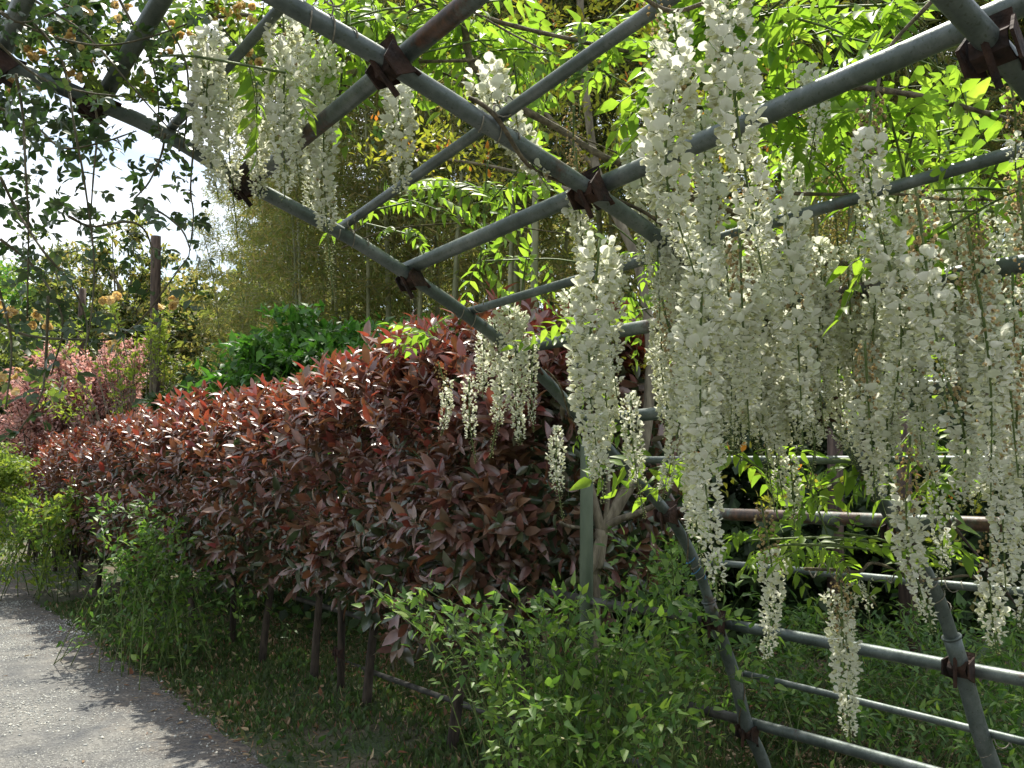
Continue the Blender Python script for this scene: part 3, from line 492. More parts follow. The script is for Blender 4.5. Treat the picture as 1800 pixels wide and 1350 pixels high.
# vine C: the great curtain on the right
vC, OC = vine('wisteria forming the dense curtain of long white racemes over the right side of the tunnel', at(1400, 150, 2.0))
branch(vC, OC, [(1440, 145), (1520, 155), (1600, 166), (1700, 190), (1780, 212)], 1.7, .0065)
branch(vC, OC, [(1250, 300), (1350, 335), (1480, 342), (1560, 340), (1660, 350), (1760, 350)], 2.0, .0045)
branch(vC, OC, [(1210, 345), (1300, 380), (1420, 455), (1520, 470), (1640, 540), (1760, 600), (1850, 650)], 2.2, .009, .006)
branch(vC, OC, [(1640, 0), (1560, 90), (1540, 170)], 1.6, .004); branch(vC, OC, [(1110, -20), (1180, 20), (1280, -10)], 1.3, .004)
branch(vC, OC, [(1790, 615), (1745, 670), (1730, 740), (1745, 850)], 1.7, .004)
CUR = [(1140, -40, 1170, 260, 84, 1.35, 2, 1), (1195, 90, 1222, 485, 116, 1.25, 0, 1), (1180, 20, 1190, 160, 70, 1.3, 0, 0), (1275, -40, 1340, 480, 108, 1.25, 0, 1), (1418, 118, 1422, 290, 62, 1.75, 0, 1), (1235, 440, 1262, 1055, 92, 1.6, 0, 1), (1205, 560, 1225, 930, 76, 1.85, 0, 1), (1300, 400, 1318, 770, 88, 1.7, 2, 1), (1375, 330, 1412, 790, 92, 1.6, 0, 1), (1345, 520, 1362, 900, 72, 2.0, 1, 0),
       (1440, 420, 1452, 700, 70, 2.0, 0, 0), (1430, 560, 1424, 860, 60, 2.2, 1, 0), (1388, 800, 1396, 965, 42, 2.4, 1, 0), (1338, 880, 1345, 1168, 62, 2.1, 2, 1), (1535, 160, 1556, 440, 86, 1.5, 2, 1), (1545, 400, 1568, 740, 92, 1.55, 0, 1), (1520, 600, 1540, 880, 78, 1.8, 2, 0), (1490, 470, 1500, 720, 66, 2.1, 2, 0), (1610, 330, 1665, 720, 96, 1.45, 2, 1),
       (1655, 640, 1690, 900, 80, 1.7, 2, 0), (1600, 765, 1640, 1115, 76, 1.75, 2, 1), (1640, 860, 1655, 1030, 50, 2.0, 0, 0), (1700, 400, 1742, 880, 96, 1.45, 2, 1), (1738, 700, 1768, 1040, 82, 1.6, 2, 1), (1770, 560, 1790, 840, 84, 1.5, 3, 1), (1790, 300, 1806, 560, 84, 1.4, 3, 1), (1765, 100, 1785, 300, 70, 1.5, 3, 0), (1742, 930, 1752, 1150, 70, 1.9, 2, 1), (1790, 900, 1792, 1110, 70, 1.7, 0, 1),
       (1580, 480, 1596, 690, 70, 1.95, 2, 0), (1640, 460, 1650, 640, 66, 2.0, 0, 0), (1260, 600, 1275, 820, 60, 2.2, 0, 0), (1285, 560, 1290, 800, 66, 2.1, 1, 0), (1465, 760, 1470, 800, 34, 2.3, 1, 0), (1560, 690, 1566, 880, 60, 1.95, 0, 0), (1255, 300, 1262, 560, 70, 1.9, 0, 0), (1230, 200, 1240, 420, 66, 2.0, 0, 0), (1150, 300, 1160, 560, 60, 2.1, 2, 0), (1190, 420, 1200, 700, 66, 2.1, 0, 0), (1340, 300, 1350, 520, 64, 2.1, 2, 0), (1710, 540, 1715, 800, 70, 1.9, 0, 0), (1470, 300, 1480, 470, 56, 2.1, 3, 0), (1690, 330, 1700, 520, 60, 2.0, 3, 0), (1610, 600, 1622, 800, 66, 1.9, 0, 0), (1500, 560, 1505, 690, 50, 2.3, 1, 0), (1800, 600, 1812, 940, 80, 1.6, 0, 0), (1395, 500, 1402, 740, 66, 2.1, 2, 0), (1228, 800, 1236, 1000, 60, 2.0, 1, 0)]
CUR += [(1290, 480, 1296, 700, 60, 2.2, 0, 0), (1330, 640, 1336, 800, 52, 2.3, 1, 0), (1400, 620, 1406, 800, 60, 2.2, 0, 0), (1470, 520, 1476, 640, 54, 2.3, 2, 0), (1530, 520, 1540, 700, 64, 2.1, 2, 0), (1565, 560, 1575, 800, 66, 2.1, 0, 0), (1640, 700, 1650, 860, 64, 2.0, 0, 0), (1680, 480, 1690, 700, 70, 1.9, 2, 0), (1720, 380, 1730, 620, 70, 1.9, 2, 0), (1770, 640, 1775, 900, 76, 1.9, 0, 0), (1370, 420, 1376, 640, 62, 2.2, 0, 0), (1280, 660, 1288, 790, 50, 2.3, 1, 0), (1176, 500, 1182, 760, 60, 2.2, 0, 0), (1700, 800, 1712, 900, 60, 2.1, 1, 0), (1780, 480, 1790, 640, 74, 1.8, 2, 0), (1520, 250, 1528, 420, 60, 2.0, 3, 0)]
for k in range(30):
    x_ = 1165 + 21.5 * k + U(-9, 9); y_ = U(250, 560); L_ = U(230, 400); CUR.append((x_, y_, x_ + U(-4, 14), min(y_ + L_, 880), U(52, 66), U(1.95, 2.35), rng.choice([0, 0, 1, 2]), 0))
for a in CUR: raceme(vC, OC, *a[:6], a[6], 1.0, bool(a[7]))
leafzone(vC, OC, [(1400, 50, 150, 60, 2.0, 44), (1300, 150, 90, 60, 2.1, 14), (1500, 100, 70, 40, 1.9, 12), (1580, 30, 60, 40, 1.9, 8), (1460, 270, 90, 60, 2.3, 22), (1350, 330, 60, 50, 2.3, 10), (1620, 290, 70, 40, 2.1, 12), (1740, 330, 60, 70, 1.9, 16), (1690, 240, 80, 30, 2.2, 8), (1740, 500, 50, 60, 2.2, 10), (1580, 740, 70, 40, 2.5, 10), (1270, 770, 50, 50, 2.6, 8), (1480, 640, 40, 40, 2.6, 5), (1660, 760, 80, 60, 2.4, 10), (1240, 480, 50, 50, 2.5, 6), (1240, 60, 60, 50, 2.2, 8), (1760, 800, 50, 50, 2.3, 5)])
# vine D: the shoot tied to the low thin rail
vD, OD = vine('low wisteria shoot tied with twine to a thin rail at the lower right', at(1500, 1000, 2.15))
branch(vD, OD, [(1415, 1000), (1470, 1002), (1510, 1005), (1530, 990), (1560, 996), (1600, 1018), (1650, 1018), (1700, 1012), (1740, 1030)], 2.15, .0042)
branch(vD, OD, [(1645, 885), (1700, 955), (1760, 1030), (1800, 1080)], 2.1, .0038, mat='darkbark')
for a in [(1478, 1000, 1496, 1303, 66, 2.1, 2, 1), (1455, 1040, 1470, 1160, 44, 2.1, 0, 0), (1505, 1020, 1500, 1200, 40, 2.15, 0, 0), (1528, 1020, 1530, 1095, 34, 2.15, 1, 0)]: raceme(vD, OD, *a[:6], a[6], 1.0, bool(a[7]))
leafzone(vD, OD, [(1420, 945, 90, 20, 2.25, 16), (1530, 955, 60, 15, 2.2, 10), (1480, 1000, 30, 10, 2.2, 4)])
for (x, y) in ((1432, 1002), (1567, 1012)): tie(at(x, y, 2.15), np.array([.6, -.7, 0]), .017).build('twine', M['twine'], vD, OD)

# ================================================================ ROSE (upper left)
ro, = [thing('climbing_rose', at(150, 60, 1.9), 'climbing rose with small dark leaves and fading yellow flower clusters trailing across the sky', 'climbing rose')]; OR = np.array(ro.location)
RB = [([(28, 130), (40, 200), (45, 300), (50, 400), (48, 560)], 1.7), ([(60, 40), (110, 110), (132, 230), (150, 330), (166, 470), (155, 600)], 1.75), ([(160, 160), (172, 220), (165, 300), (158, 400)], 1.9), ([(340, 150), (342, 230), (335, 330), (340, 380), (332, 450)], 2.2), ([(255, -10), (310, 70), (330, 130), (328, 210), (322, 260)], 2.0), ([(290, 235), (284, 270), (262, 320), (235, 350)], 1.95),
      ([(-20, 560), (50, 590), (150, 597), (205, 593), (250, 560), (295, 500), (332, 450)], 1.8), ([(0, 310), (30, 370), (75, 440), (125, 500), (152, 565), (150, 620)], 1.7), ([(235, 352), (285, 375), (320, 405), (335, 440)], 1.95), ([(120, 380), (160, 398), (220, 390), (250, 400), (265, 430), (270, 470)], 1.8), ([(85, 520), (80, 640), (70, 700), (25, 770)], 1.7), ([(0, 20), (80, 60), (180, 80), (280, 60), (380, 20)], 1.9), ([(-20, 180), (60, 220), (110, 260), (180, 250), (240, 230)], 1.8), ([(60, 0), (150, 60), (230, 150), (300, 230)], 1.95), ([(200, -20), (270, 120), (280, 240)], 2.0), ([(-20, 60), (60, 130), (140, 160), (220, 170)], 1.75), ([(0, 420), (60, 470), (110, 560), (90, 660)], 1.75), ([(-10, 480), (20, 600), (10, 720)], 1.7), ([(350, 0), (400, 60), (430, 90), (470, 130)], 2.1), ([(-20, 10), (40, 40), (120, 10)], 1.7)]
RL = [leafT(w=.48, fold=.3, curl=.15, k=2), leafT(w=.42, fold=.5, curl=.25, k=2)]
def fiveleaf(seed, n=5):
    r = np.random.RandomState(seed); parts = []; V, F = tube([(0, 0, 0), (0, .5, -.05), (0, 1., -.12)], .02, 3, False); parts.append((V, F, 1)); LV, LFc = leaf(w=.56, fold=.25, curl=.12, k=3, tip=.8)
    sp = [(.45, 1.1, .8), (.45, -1.1, .8), (.95, .95, .95), (.95, -.95, .95), (1., 0, 1.15)] if n == 5 else [(.7, 1.0, .95), (.7, -1.0, .95), (.9, 0, 1.15)]
    for (y, a, s) in sp: v = rot(rot(np.array(LV) * s, 'x', -r.uniform(0, .5)), 'z', a + r.uniform(-.2, .2)) + [0, y, -.1 * y]; parts.append((v, LFc, 0))
    return merge(parts)
f = Fol([fiveleaf(1), fiveleaf(2), fiveleaf(3, 3), fiveleaf(4, 3)], [M['rose'], M['rosestem'], M['rosey']]); f.multi = True
fy = Fol([fiveleaf(5), fiveleaf(6, 3)], [M['rosey'], M['rosestem']]); fy.multi = True
for (px, d) in RB:
    pts = branch(ro, OR, px, d, .0030, .0014, 'rosestem', 'stem'); L = np.linalg.norm(np.diff(pts, axis=0), axis=1).sum(); n = int(L / .023)
    u = U(.02, 1, n); P = np.stack([np.interp(u, np.linspace(0, 1, len(pts)), pts[:, k]) for k in range(3)], -1) + rng.normal(size=(n, 3)) * np.array([.02, .02, .02])
    f.add(P, nrm(rng.normal(size=(n, 3)) + [0, 0, -.25]), np.tile([0, 0, 1.], (n, 1)) + .6 * rng.normal(size=(n, 3)), U(.015, .025, n), rng.randint(0, 4, n), 0)
for (cx, cy, rx, ry, d, n, yl) in [(70, 30, 130, 50, 1.8, 110, 0), (200, 50, 90, 60, 1.9, 70, 0), (110, 90, 120, 45, 1.85, 80, 1), (60, 180, 90, 45, 1.8, 45, 0), (130, 230, 80, 40, 1.9, 40, 0), (240, 150, 60, 40, 2.0, 30, 1), (330, 60, 60, 50, 2.1, 35, 1), (20, 260, 50, 60, 1.75, 30, 0), (40, 350, 60, 50, 1.75, 26, 0), (130, 410, 70, 60, 1.8, 34, 0), (50, 450, 60, 60, 1.75, 26, 0), (20, 560, 50, 60, 1.7, 34, 0), (40, 640, 60, 60, 1.75, 26, 1), (130, 340, 60, 40, 1.9, 22, 0), (230, 340, 40, 30, 1.9, 10, 0), (290, 300, 50, 50, 2.0, 14, 0), (430, 60, 50, 40, 2.1, 14, 1), (200, 300, 30, 30, 1.9, 8, 0), (90, 540, 60, 30, 1.8, 14, 0), (265, 400, 30, 20, 1.9, 6, 0), (690, 130, 20, 20, 2.2, 2, 0), (1020, 110, 30, 40, 2.0, 8, 0), (640, 230, 25, 15, 2.3, 3, 0)]:
    d = max(d, 2.1); n = int(n * (1.45 if cy < 200 else 1.0 if cy < 300 else .75)); P = np.array([at(cx + U(-1, 1) * rx * 1.0, cy + U(-1, 1) * ry, d + U(-.03, .25)) for _ in range(n)])
    (fy if yl else f).add(P, nrm(rng.normal(size=(n, 3)) + [0, 0, -.1]), np.tile([0, 0, 1.], (n, 1)) + .6 * rng.normal(size=(n, 3)), U(.018, .03, n), rng.randint(0, 2 if yl else 4, n), 0)
f.build(ro, 'compound_leaf', 300, 'leaf_mass'); fy.build(ro, 'young_leaf', 0, 'young_leaf_mass')
def pompom(seed):
    r = np.random.RandomState(seed); parts = []
    for k in range(16):
        v, ff = petal(.30, .55, .15, 3); a = k * 2.4; el = -.2 + 1.4 * k / 16; v = rot(np.array(v), 'x', el); v = rot(v, 'z', a) + r.normal(size=3) * .04; parts.append((v, ff, 0))
    return merge(parts)
f = Fol([pompom(1), pompom(2)], [M['rosefl']])
for (x, y) in [(85, 112), (150, 92), (128, 140), (330, 55), (385, 30), (300, 92), (172, 225), (278, 152), (60, 90), (10, 545), (35, 560), (20, 650), (190, 525), (290, 530), (425, 20), (465, 40), (440, 105), (210, 20), (140, 30), (60, 150), (0, 150), (325, 30), (400, 10), (70, 560), (5, 680), (200, 600), (240, 120), (110, 60), (20, 60)]:
    m = rng.randint(3, 8); P = np.array([at(x + U(-22, 22), y + U(-15, 15), 2.12 + U(-.06, .08)) for _ in range(m)]); f.add(P, rv(m), rv(m), U(.013, .022, m), rng.randint(0, 2, m), 0)
f.build(ro, 'flower', 300)

# ================================================================ HEDGE
hedge = thing('photinia_hedge', (2.95, 6, 0), 'long glossy red and bronze leaved hedge standing beside the gravel path', 'hedge'); OH = np.array(hedge.location)
LP = [leafT(w=.40, fold=.30, curl=.14, tip=.88, pw=.7), leafT(w=.43, fold=.5, curl=.30, tip=.85, pw=.7), leafT(w=.36, fold=.2, curl=.05, tip=.9, pw=.7), leafT(w=.34, fold=.7, curl=.4, tip=.85, pw=.7)]
f = Fol(LP, [M['ph_red'], M['ph_bronze'], M['ph_green']])
ns = 4500; Yh = 3.28 + 12.5 * U(0, 1, ns) ** 1.55; ph = U(-1.35, math.pi * .80, ns)      # angle: -1.3 underside front, pi/2 top
ph = np.where(U(0, 1, ns) < .25, U(.6, math.pi * .7, ns), ph)
def hsurf(ph, Y, k=1.):
    tp = np.clip((Y - 2.95) / .55, .05, 1) ** .5; bump = 1 + .15 * fbm(Y, ph, 2.3, 31) + .08 * fbm(Y, ph * 1.5, 6, 32)
    c, s = np.cos(ph), np.sin(ph); cx = np.sign(c) * np.abs(c) ** .9; cz = np.sign(s) * np.abs(s) ** .85
    hh = np.where(s < 0, .20 + .10 * fbm(Y, ph * .3, 2.1, 36), .02) + (.60 + .05 * fbm(Y, Y * 0, .9, 33) + .10 * np.exp(-((Y - 4.3) / .5) ** 2) + .05 * fbm(Y, Y * 0, 3.3, 37)) * (.72 + .28 * tp); return np.stack([2.98 - .72 * cx * bump * tp * k, Y, 1.56 - np.clip(Y - 5, 0, 9) * .034 + hh * cz * bump * k + .03 * fbm(Y, Y * 0, .6, 34)], -1)
P = hsurf(ph, Yh, 1.); Nn = np.stack([-np.cos(ph), np.where(Yh < 3.6, -.8, 0) + rng.normal(size=ns) * .15, np.sin(ph)], -1)
ax = nrm(Nn * .8 + np.array([0, 0, .95]) * (.2 + np.clip(Nn[:, 2:3] + .7, 0, 1)) + rng.normal(size=(ns, 3)) * .4); P = P + nrm(Nn) * U(-.14, .04, ns)[:, None] + ax * ((U(0, 1, ns) ** 3 * .19) * np.where(Nn[:, 2] > .1, 1, .6))[:, None]
dense = 8; U0 = U(0, 6.28, ns); SZ = U(.7, 1.4, ns)
for k in range(dense):
    az = k * 2.399 + U0; t1 = nrm(np.cross(ax, np.array([.3, .2, 1.]) + 0 * ax)); t2 = np.cross(ax, t1); spread = .55 + 1.1 * k / dense
    dd = nrm(ax * (1.25 - 1.0 * k / dense)[..., None] if False else ax * (1.3 - 1.15 * k / dense) + (t1 * np.cos(az)[:, None] + t2 * np.sin(az)[:, None]) * spread * .9 + rng.normal(size=(ns, 3)) * .12)
    upz = nrm(ax - dd * .2 + np.array([0, 0, .3])); red = (Nn[:, 2] * .6 - .16 + rng.normal(size=ns) * .4 - .13 * k) > 0.0; grn = (Nn[:, 2] < -.35 + rng.normal(size=ns) * .3) & (U(0, 1, ns) < .65)
    ma = np.where(red, 0, 1); ma = np.where(grn, 2, ma); ma = np.where(U(0, 1, ns) < .12, 1, ma)
    f.add(P - ax * (.012 * k), dd, upz + rng.normal(size=(ns, 3)) * .15, U(.066, .108, ns) * SZ, rng.randint(0, 4, ns), ma)
n = 14000; Yi = 3.2 + 12.5 * U(0, 1, n) ** 1.5; pi_ = U(-math.pi, math.pi, n); Pi = hsurf(pi_, Yi, 1.) * 0 + hsurf(pi_, Yi, 1.); k = U(.35, .92, n)[:, None]; Pi = np.array([2.98, 0, 1.56]) * (1 - k) + Pi * k; Pi[:, 1] = Yi
f.add(Pi, rv(n), rv(n), U(.07, .11, n), rng.randint(0, 3, n), np.where(U(0, 1, n) < .5, 1, 2))
f.cat(); f.p = [f.p]; f.R = [f.R]; f.s = [f.s]; f.ti = [f.ti]; f.ma = [f.ma]
nb = sum(len(q) for q in f.p); bias = np.ones(nb); bias[ns * dense:] = 0.; bias[:ns * dense] = np.tile(np.where(Nn[:, 2] > -.2, 1, .5), dense) * U(.4, 1, ns * dense)
f.build(hedge, 'leaf', 300, 'leaf_mass', bias=bias)
for (px, d, lean) in ((470, 7.35, .06), (560, 6.75, .03), (650, 6.1, .05), (795, 5.2, .08), (150, 12.5, .1), (110, 13.5, 0), (62, 15, .1), (300, 9.8, .05), (350, 9.0, -.04), (185, 11.5, .06), (900, 4.65, .05)):
    B = gnd(px, d); b = MB(); pts = spline([B + [0, 0, -.05], B + [lean * .3, -lean * .6, .35], B + [lean, -lean, .75], B + [lean + .1, -lean + .15, 1.3]], 4); b.add(tube(pts, np.linspace(.034, .02, len(pts)), 8))
    for q in range(4): e = pts[-5] + rng.normal(size=3) * [.25, .3, .1] + [0, 0, .4]; b.add(tube([pts[-6], (pts[-6] + e) / 2 + [0, 0, .05], e], [.018, .012, .006], 5))
    b.build('trunk', M['darkbark'], hedge, OH)

# ================================================================ SHRUBS near the fence
def shrub(name, label, cat, base, targets, leafmat_, temps, lsize, per, stemr=.003, lf=.35, singles=0, mats2=None, flowers=None, spread=.5, upb=.4, stem='greenstem', group=None):
    t = thing(name, base, label, cat, group); o = np.array(t.location); f = Fol(temps, leafmat_); sb = MB(); ends = []
    for e in targets:
        b0 = o + rng.normal(size=3) * [.10, .10, 0] * spread * 2; m = (b0 * .45 + e * .55) + rng.normal(size=3) * [.05, .05, .03] + [0, 0, .22 * abs(e[2] - b0[2])]; pts = spline([b0, m, e], 8); sb.add(tube(pts, np.linspace(stemr, stemr * .4, len(pts)), 5))
        u = U(lf, 1, per); P = np.stack([np.interp(u, np.linspace(0, 1, len(pts)), pts[:, k]) for k in range(3)], -1); tg = nrm(pts[-1] - pts[-6]); side = rng.normal(size=(per, 3)); off = U(0, .09, per)[:, None] * nrm(side) * (u[:, None] < .95)
        d = nrm(nrm(side) * .9 + tg * .5 + [0, 0, upb * .3 - .15]); f.add(P + off, d, np.tile([0, 0, 1.], (per, 1)) + .5 * rng.normal(size=(per, 3)), lsize * U(.6, 1.15, per), rng.randint(0, len(temps), per), rng.randint(0, len(leafmat_), per)); ends += [P[j] + off[j] for j in range(0, per, 7)]
    f.build(t, 'leaf', singles, 'leaf_mass'); sb.build('stem', M[stem], t, o)
    if flowers:
        g = Fol([pompom(3)], [M[flowers[0]]]); E = np.array(ends); E = E[rng.rand(len(E)) < flowers[2]]; n = len(E); g.add(E + rng.normal(size=(n, 3)) * .02, rv(n), rv(n), U(.7, 1.2, n) * flowers[1], 0, 0); g.build(t, 'flower', 150)
    return t
def tg(cx, cy, rx, ry, d, n, dd=.25): return [at(cx + U(-1, 1) * rx, cy + U(-1, 1) * ry, d + U(-dd, dd)) for _ in range(n)]
KT = [leafT(w=.46, fold=.35, curl=.2, k=3, tip=.45), leafT(w=.52, fold=.2, curl=.12, k=3, tip=.42)]
shrub('green_bush', 'large loose green bush with tiny cream flowers in front of the hedge end', 'bush', gnd(1010, 3.2), tg(760, 1060, 130, 35, 3.1, 16) + tg(930, 1110, 120, 70, 3.05, 16) + tg(1050, 1120, 130, 100, 3.1, 28) + tg(1180, 1150, 90, 120, 3.0, 20) + tg(950, 1270, 110, 60, 2.75, 14) + tg(1080, 1270, 140, 70, 2.7, 18), [M['kerria'], M['kerria'], M['weed']], KT, .047, 26, .003, .3, 300, flowers=('kerriafl', .0085, .25))
shrub('green_bush', 'green bush with thin arching stems behind the curved pipe foot, left of the low rails', 'bush', gnd(1160, 4.0), tg(1130, 980, 70, 60, 3.7, 18) + tg(1220, 1000, 60, 80, 3.5, 14) + tg(1240, 1120, 60, 80, 3.3, 12) + tg(1330, 1150, 60, 50, 3.1, 5), [M['kerria'], M['weed']], KT, .05, 22, .0028, .3, 150, flowers=('kerriafl', .006, .2))
shrub('young_shrub', 'fresh green shrub with upright leafy shoots at the foot of the hedge over the verge', 'shrub', gnd(290, 7.6), tg(240, 960, 60, 60, 7.3, 12) + tg(300, 940, 60, 40, 7.2, 11) + tg(220, 1020, 50, 25, 7.2, 6) + tg(350, 1020, 70, 30, 7.0, 10) + tg(280, 890, 50, 15, 7.0, 3) + tg(200, 890, 50, 20, 7.6, 5), [M['kerria'], M['weed']], [LF, LFo], .07, 44, .004, .08, 0, spread=2.0)
shrub('young_shrub', 'bright green shrub farther left along the hedge by the bend of the path', 'shrub', gnd(70, 11), tg(60, 900, 60, 35, 10.5, 12) + tg(110, 870, 50, 30, 10.3, 9) + tg(20, 920, 60, 20, 10.3, 10) + tg(130, 900, 30, 20, 10, 6), [M['kerria'], M['lime']], [LF, LFo], .09, 44, .005, .08, 0, spread=2.2)
# undergrowth beyond the fence, lower right
for i, (px, d, h) in enumerate([(1430, 5.6, .6), (1500, 5.2, .45), (1560, 5.4, .6), (1640, 4.4, .5), (1720, 4.9, .7), (1790, 4.2, .55), (1760, 3.9, .3), (1380, 6.2, .7), (1680, 6.0, .7), (1500, 6.5, .6), (1300, 5.4, .5), (1820, 5.5, .7)]):
    B = gnd(px, d); tgts = [B + np.array([U(-.35, .35), U(-.35, .35), h * U(.5, 1.05)]) for _ in range(22)]
    shrub('mugwort_plant', 'leafy green weed clump in the undergrowth beyond the low rails', 'weed', B, tgts, [M['weed'], M['kerria'], M['weed']], [LF, LF2], .062, 24, .003, .25, 0, spread=1.6, group='weed clumps beyond the low rails')

# ================================================================ TREES
def crown(f, C_, rad, n, clumps, size, ti, ma, flat=.6, droop=-.15, clr=.30):
    c = rv(clumps) * (U(.45, 1, clumps) ** .6)[:, None] * np.array(rad) + C_; k = rng.randint(0, clumps, n); cs = clr * min(rad) * U(.6, 1.3, clumps)
    off = rng.normal(size=(n, 3)) * [1, 1, flat] * cs[k][:, None] * .6; P = c[k] + off; o = nrm(P - C_)
    f.add(P, nrm(rng.normal(size=(n, 3)) * .8 + o * .5 + [0, 0, droop]), np.tile([0, 0, 1.], (n, 1)) + .6 * rng.normal(size=(n, 3)), size * U(.7, 1.3, n), ti if np.isscalar(ti) else rng.choice(ti, n), ma[0] if len(ma) == 1 else rng.choice(ma, n)); return c
def tree(name, label, cat, base, H, trunk_r, crowns, mats, temps, size, n, bark='bark', lean=(0, 0), clumps=30, group=None, multi=True, limbs=7, **kw):
    t = thing(name, base, label, cat, group); o = np.array(t.location); b = MB(); top = o + [lean[0], lean[1], H]; pts = spline([o + [0, 0, -.2], o + np.array([lean[0] * .3, lean[1] * .3, H * .4]), top], 6); b.add(tube(pts, np.linspace(trunk_r, trunk_r * .3, len(pts)), 9)); f = Fol(temps, mats)
    for (cc, rad, frac) in crowns:
        cl = crown(f, o + np.array(cc), rad, int(n * frac), clumps, size, list(range(len(temps))), list(range(len(mats))), **kw)
        for q in cl[:limbs]: s = pts[rng.randint(len(pts) // 2, len(pts))]; b.add(tube(spline([s, (s + q) / 2 + [0, 0, .1], q], 3), np.linspace(trunk_r * .35, trunk_r * .08, 7), 5))
    b.build('trunk', M[bark], t, o); f.build(t, 'crown', 0, 'crown'); return t
# forked tree behind the fence
ft = thing('forked_tree', gnd(1045, 4.25), 'slender grey-brown tree forking low behind the pipe frame, young leaves tipped orange', 'tree'); FO = np.array(ft.location); b = MB()
def tb(px, d, r): p = spline([at(x, y, dd) for (x, y), dd in zip(px, d)], 5); b.add(tube(p, np.linspace(r[0], r[1], len(p)), 9))
fd = 4.2
b.add(tube(spline([FO + [0, 0, -.1], at(1042, 1050, fd), at(1050, 985, fd), at(1058, 930, fd)], 5), np.linspace(.036, .032, 16), 9)); b.add(tube(spline([FO + [.02, 0, -.1], at(1032, 1060, fd - .03), at(1042, 990, fd - .05), at(1056, 935, fd)], 5), np.linspace(.024, .02, 16), 8))
tb([(1058, 935), (1090, 880), (1118, 830), (1135, 760), (1142, 680), (1142, 590), (1120, 460), (1060, 330), (1040, 250), (1025, 100), (1018, -40)], [4.2, 4.22, 4.25, 4.3, 4.35, 4.4, 4.5, 4.6, 4.7, 4.8, 4.9], (.031, .018)); tb([(1058, 935), (1046, 890), (1036, 840), (1030, 760), (1028, 640)], [4.2, 4.2, 4.25, 4.3, 4.4], (.024, .012)); tb([(1060, 930), (1085, 915), (1120, 902), (1160, 885)], [4.2, 4.15, 4.1, 4.05], (.02, .012)); tb([(1062, 930), (1068, 880), (1070, 800)], [4.2, 4.2, 4.2], (.014, .008))
tb([(1142, 640), (1250, 500), (1350, 330)], [4.4, 4.6, 4.9], (.014, .006)); tb([(1050, 300), (940, 180), (850, 120)], [4.65, 4.8, 5.0], (.012, .005)); tb([(1070, 360), (900, 300), (720, 270)], [4.6, 4.9, 5.1], (.012, .005)); tb([(1040, 930), (1000, 925), (985, 918)], [4.2, 4.1, 4.0], (.010, .006))
b.build('trunk', M['bark'], ft, FO); f = Fol([LFo, LF], [M['yellowg'], M['orange'], M['kerria']])
for (cx, cy, rx, ry, d, n) in [(700, 260, 70, 50, 5.1, 260), (800, 250, 70, 70, 5.0, 240), (1000, 130, 130, 90, 4.9, 900), (900, 60, 120, 60, 5.0, 500), (1100, 240, 120, 60, 4.8, 600), (1060, 40, 120, 50, 4.9, 500), (1300, 300, 120, 90, 4.9, 600), (860, 280, 60, 60, 4.9, 260), (1250, 100, 120, 80, 4.9, 420), (1400, 60, 120, 80, 5.2, 400), (1320, 860, 60, 50, 3.8, 120), (1180, 590, 70, 60, 4.5, 120), (1680, 880, 60, 60, 3.6, 120), (1640, 950, 40, 20, 3.6, 50), (1420, 860, 60, 30, 3.9, 70), (1580, 700, 100, 80, 4.3, 120), (1120, 650, 20, 15, 4.3, 30), (1090, 500, 100, 40, 4.6, 120)]:
    for q in range(max(2, n // 22)):
        c0 = at(cx + U(-1, 1) * rx, cy + U(-1, 1) * ry, d + U(-.3, .3)); m = 18; off = nrm(rng.normal(size=(m, 3))) * U(.0, .11, m)[:, None]; tip = U(0, 1) < .45
        f.add(c0 + off, nrm(off + rng.normal(size=(m, 3)) * .03 + [0, 0, .03]), np.tile([0, 0, 1.], (m, 1)) + .5 * rng.normal(size=(m, 3)), U(.028, .055, m), rng.randint(0, 2, m), np.where(off[:, 2] > .03, 1, 0) * tip + 0)
f.build(ft, 'crown', 0, 'crown')
# vertical weathered pole behind the hedge end
P = gnd(1028, 3.95); b = MB(); b.add(tube([P + [0, 0, -.1], P + [0, 0, 1.0], P + [.01, 0, 1.78]], [.030, .029, .027], 14)); w = b.build('support_pole', M['greypost'], None); tag(w, 'pale grey-green upright pole beside the forked tree trunk', 'pole')
for (x, d, lx, lab) in ((1585, 7.0, -.05, 'brown wooden stake behind the low thin rail with a peeling top'), (1455, 7.6, .1, 'dark wooden stake standing in the grove left of the curved second rib'),):
    P = gnd(x, d); b = MB(); b.add(tube([P + [0, 0, -.1], P + [lx, 0, 2.3]], [.07, .06], 9)); tag(b.build('wooden_stake', M['wood'], None), lab, 'stake')
for (px, d, z0, r, lab, ln) in ((281, 13, 4.8, .085, 'tall dark reddish brown wooden pole rising from behind the red hedge', -.12), (137, 19, 5.2, .085, 'thin far wooden pole behind the pink shrub at the left', .02)):
    P = gnd(px, d); b = MB(); b.add(tube(spline([P + [0, 0, -.1], P + [ln * .5, 0, z0 / 2], P + [ln, 0, z0]], 5), np.linspace(r, r * .8, 11), 10)); tag(b.build('wooden_pole', M['wood'], None), lab, 'pole')
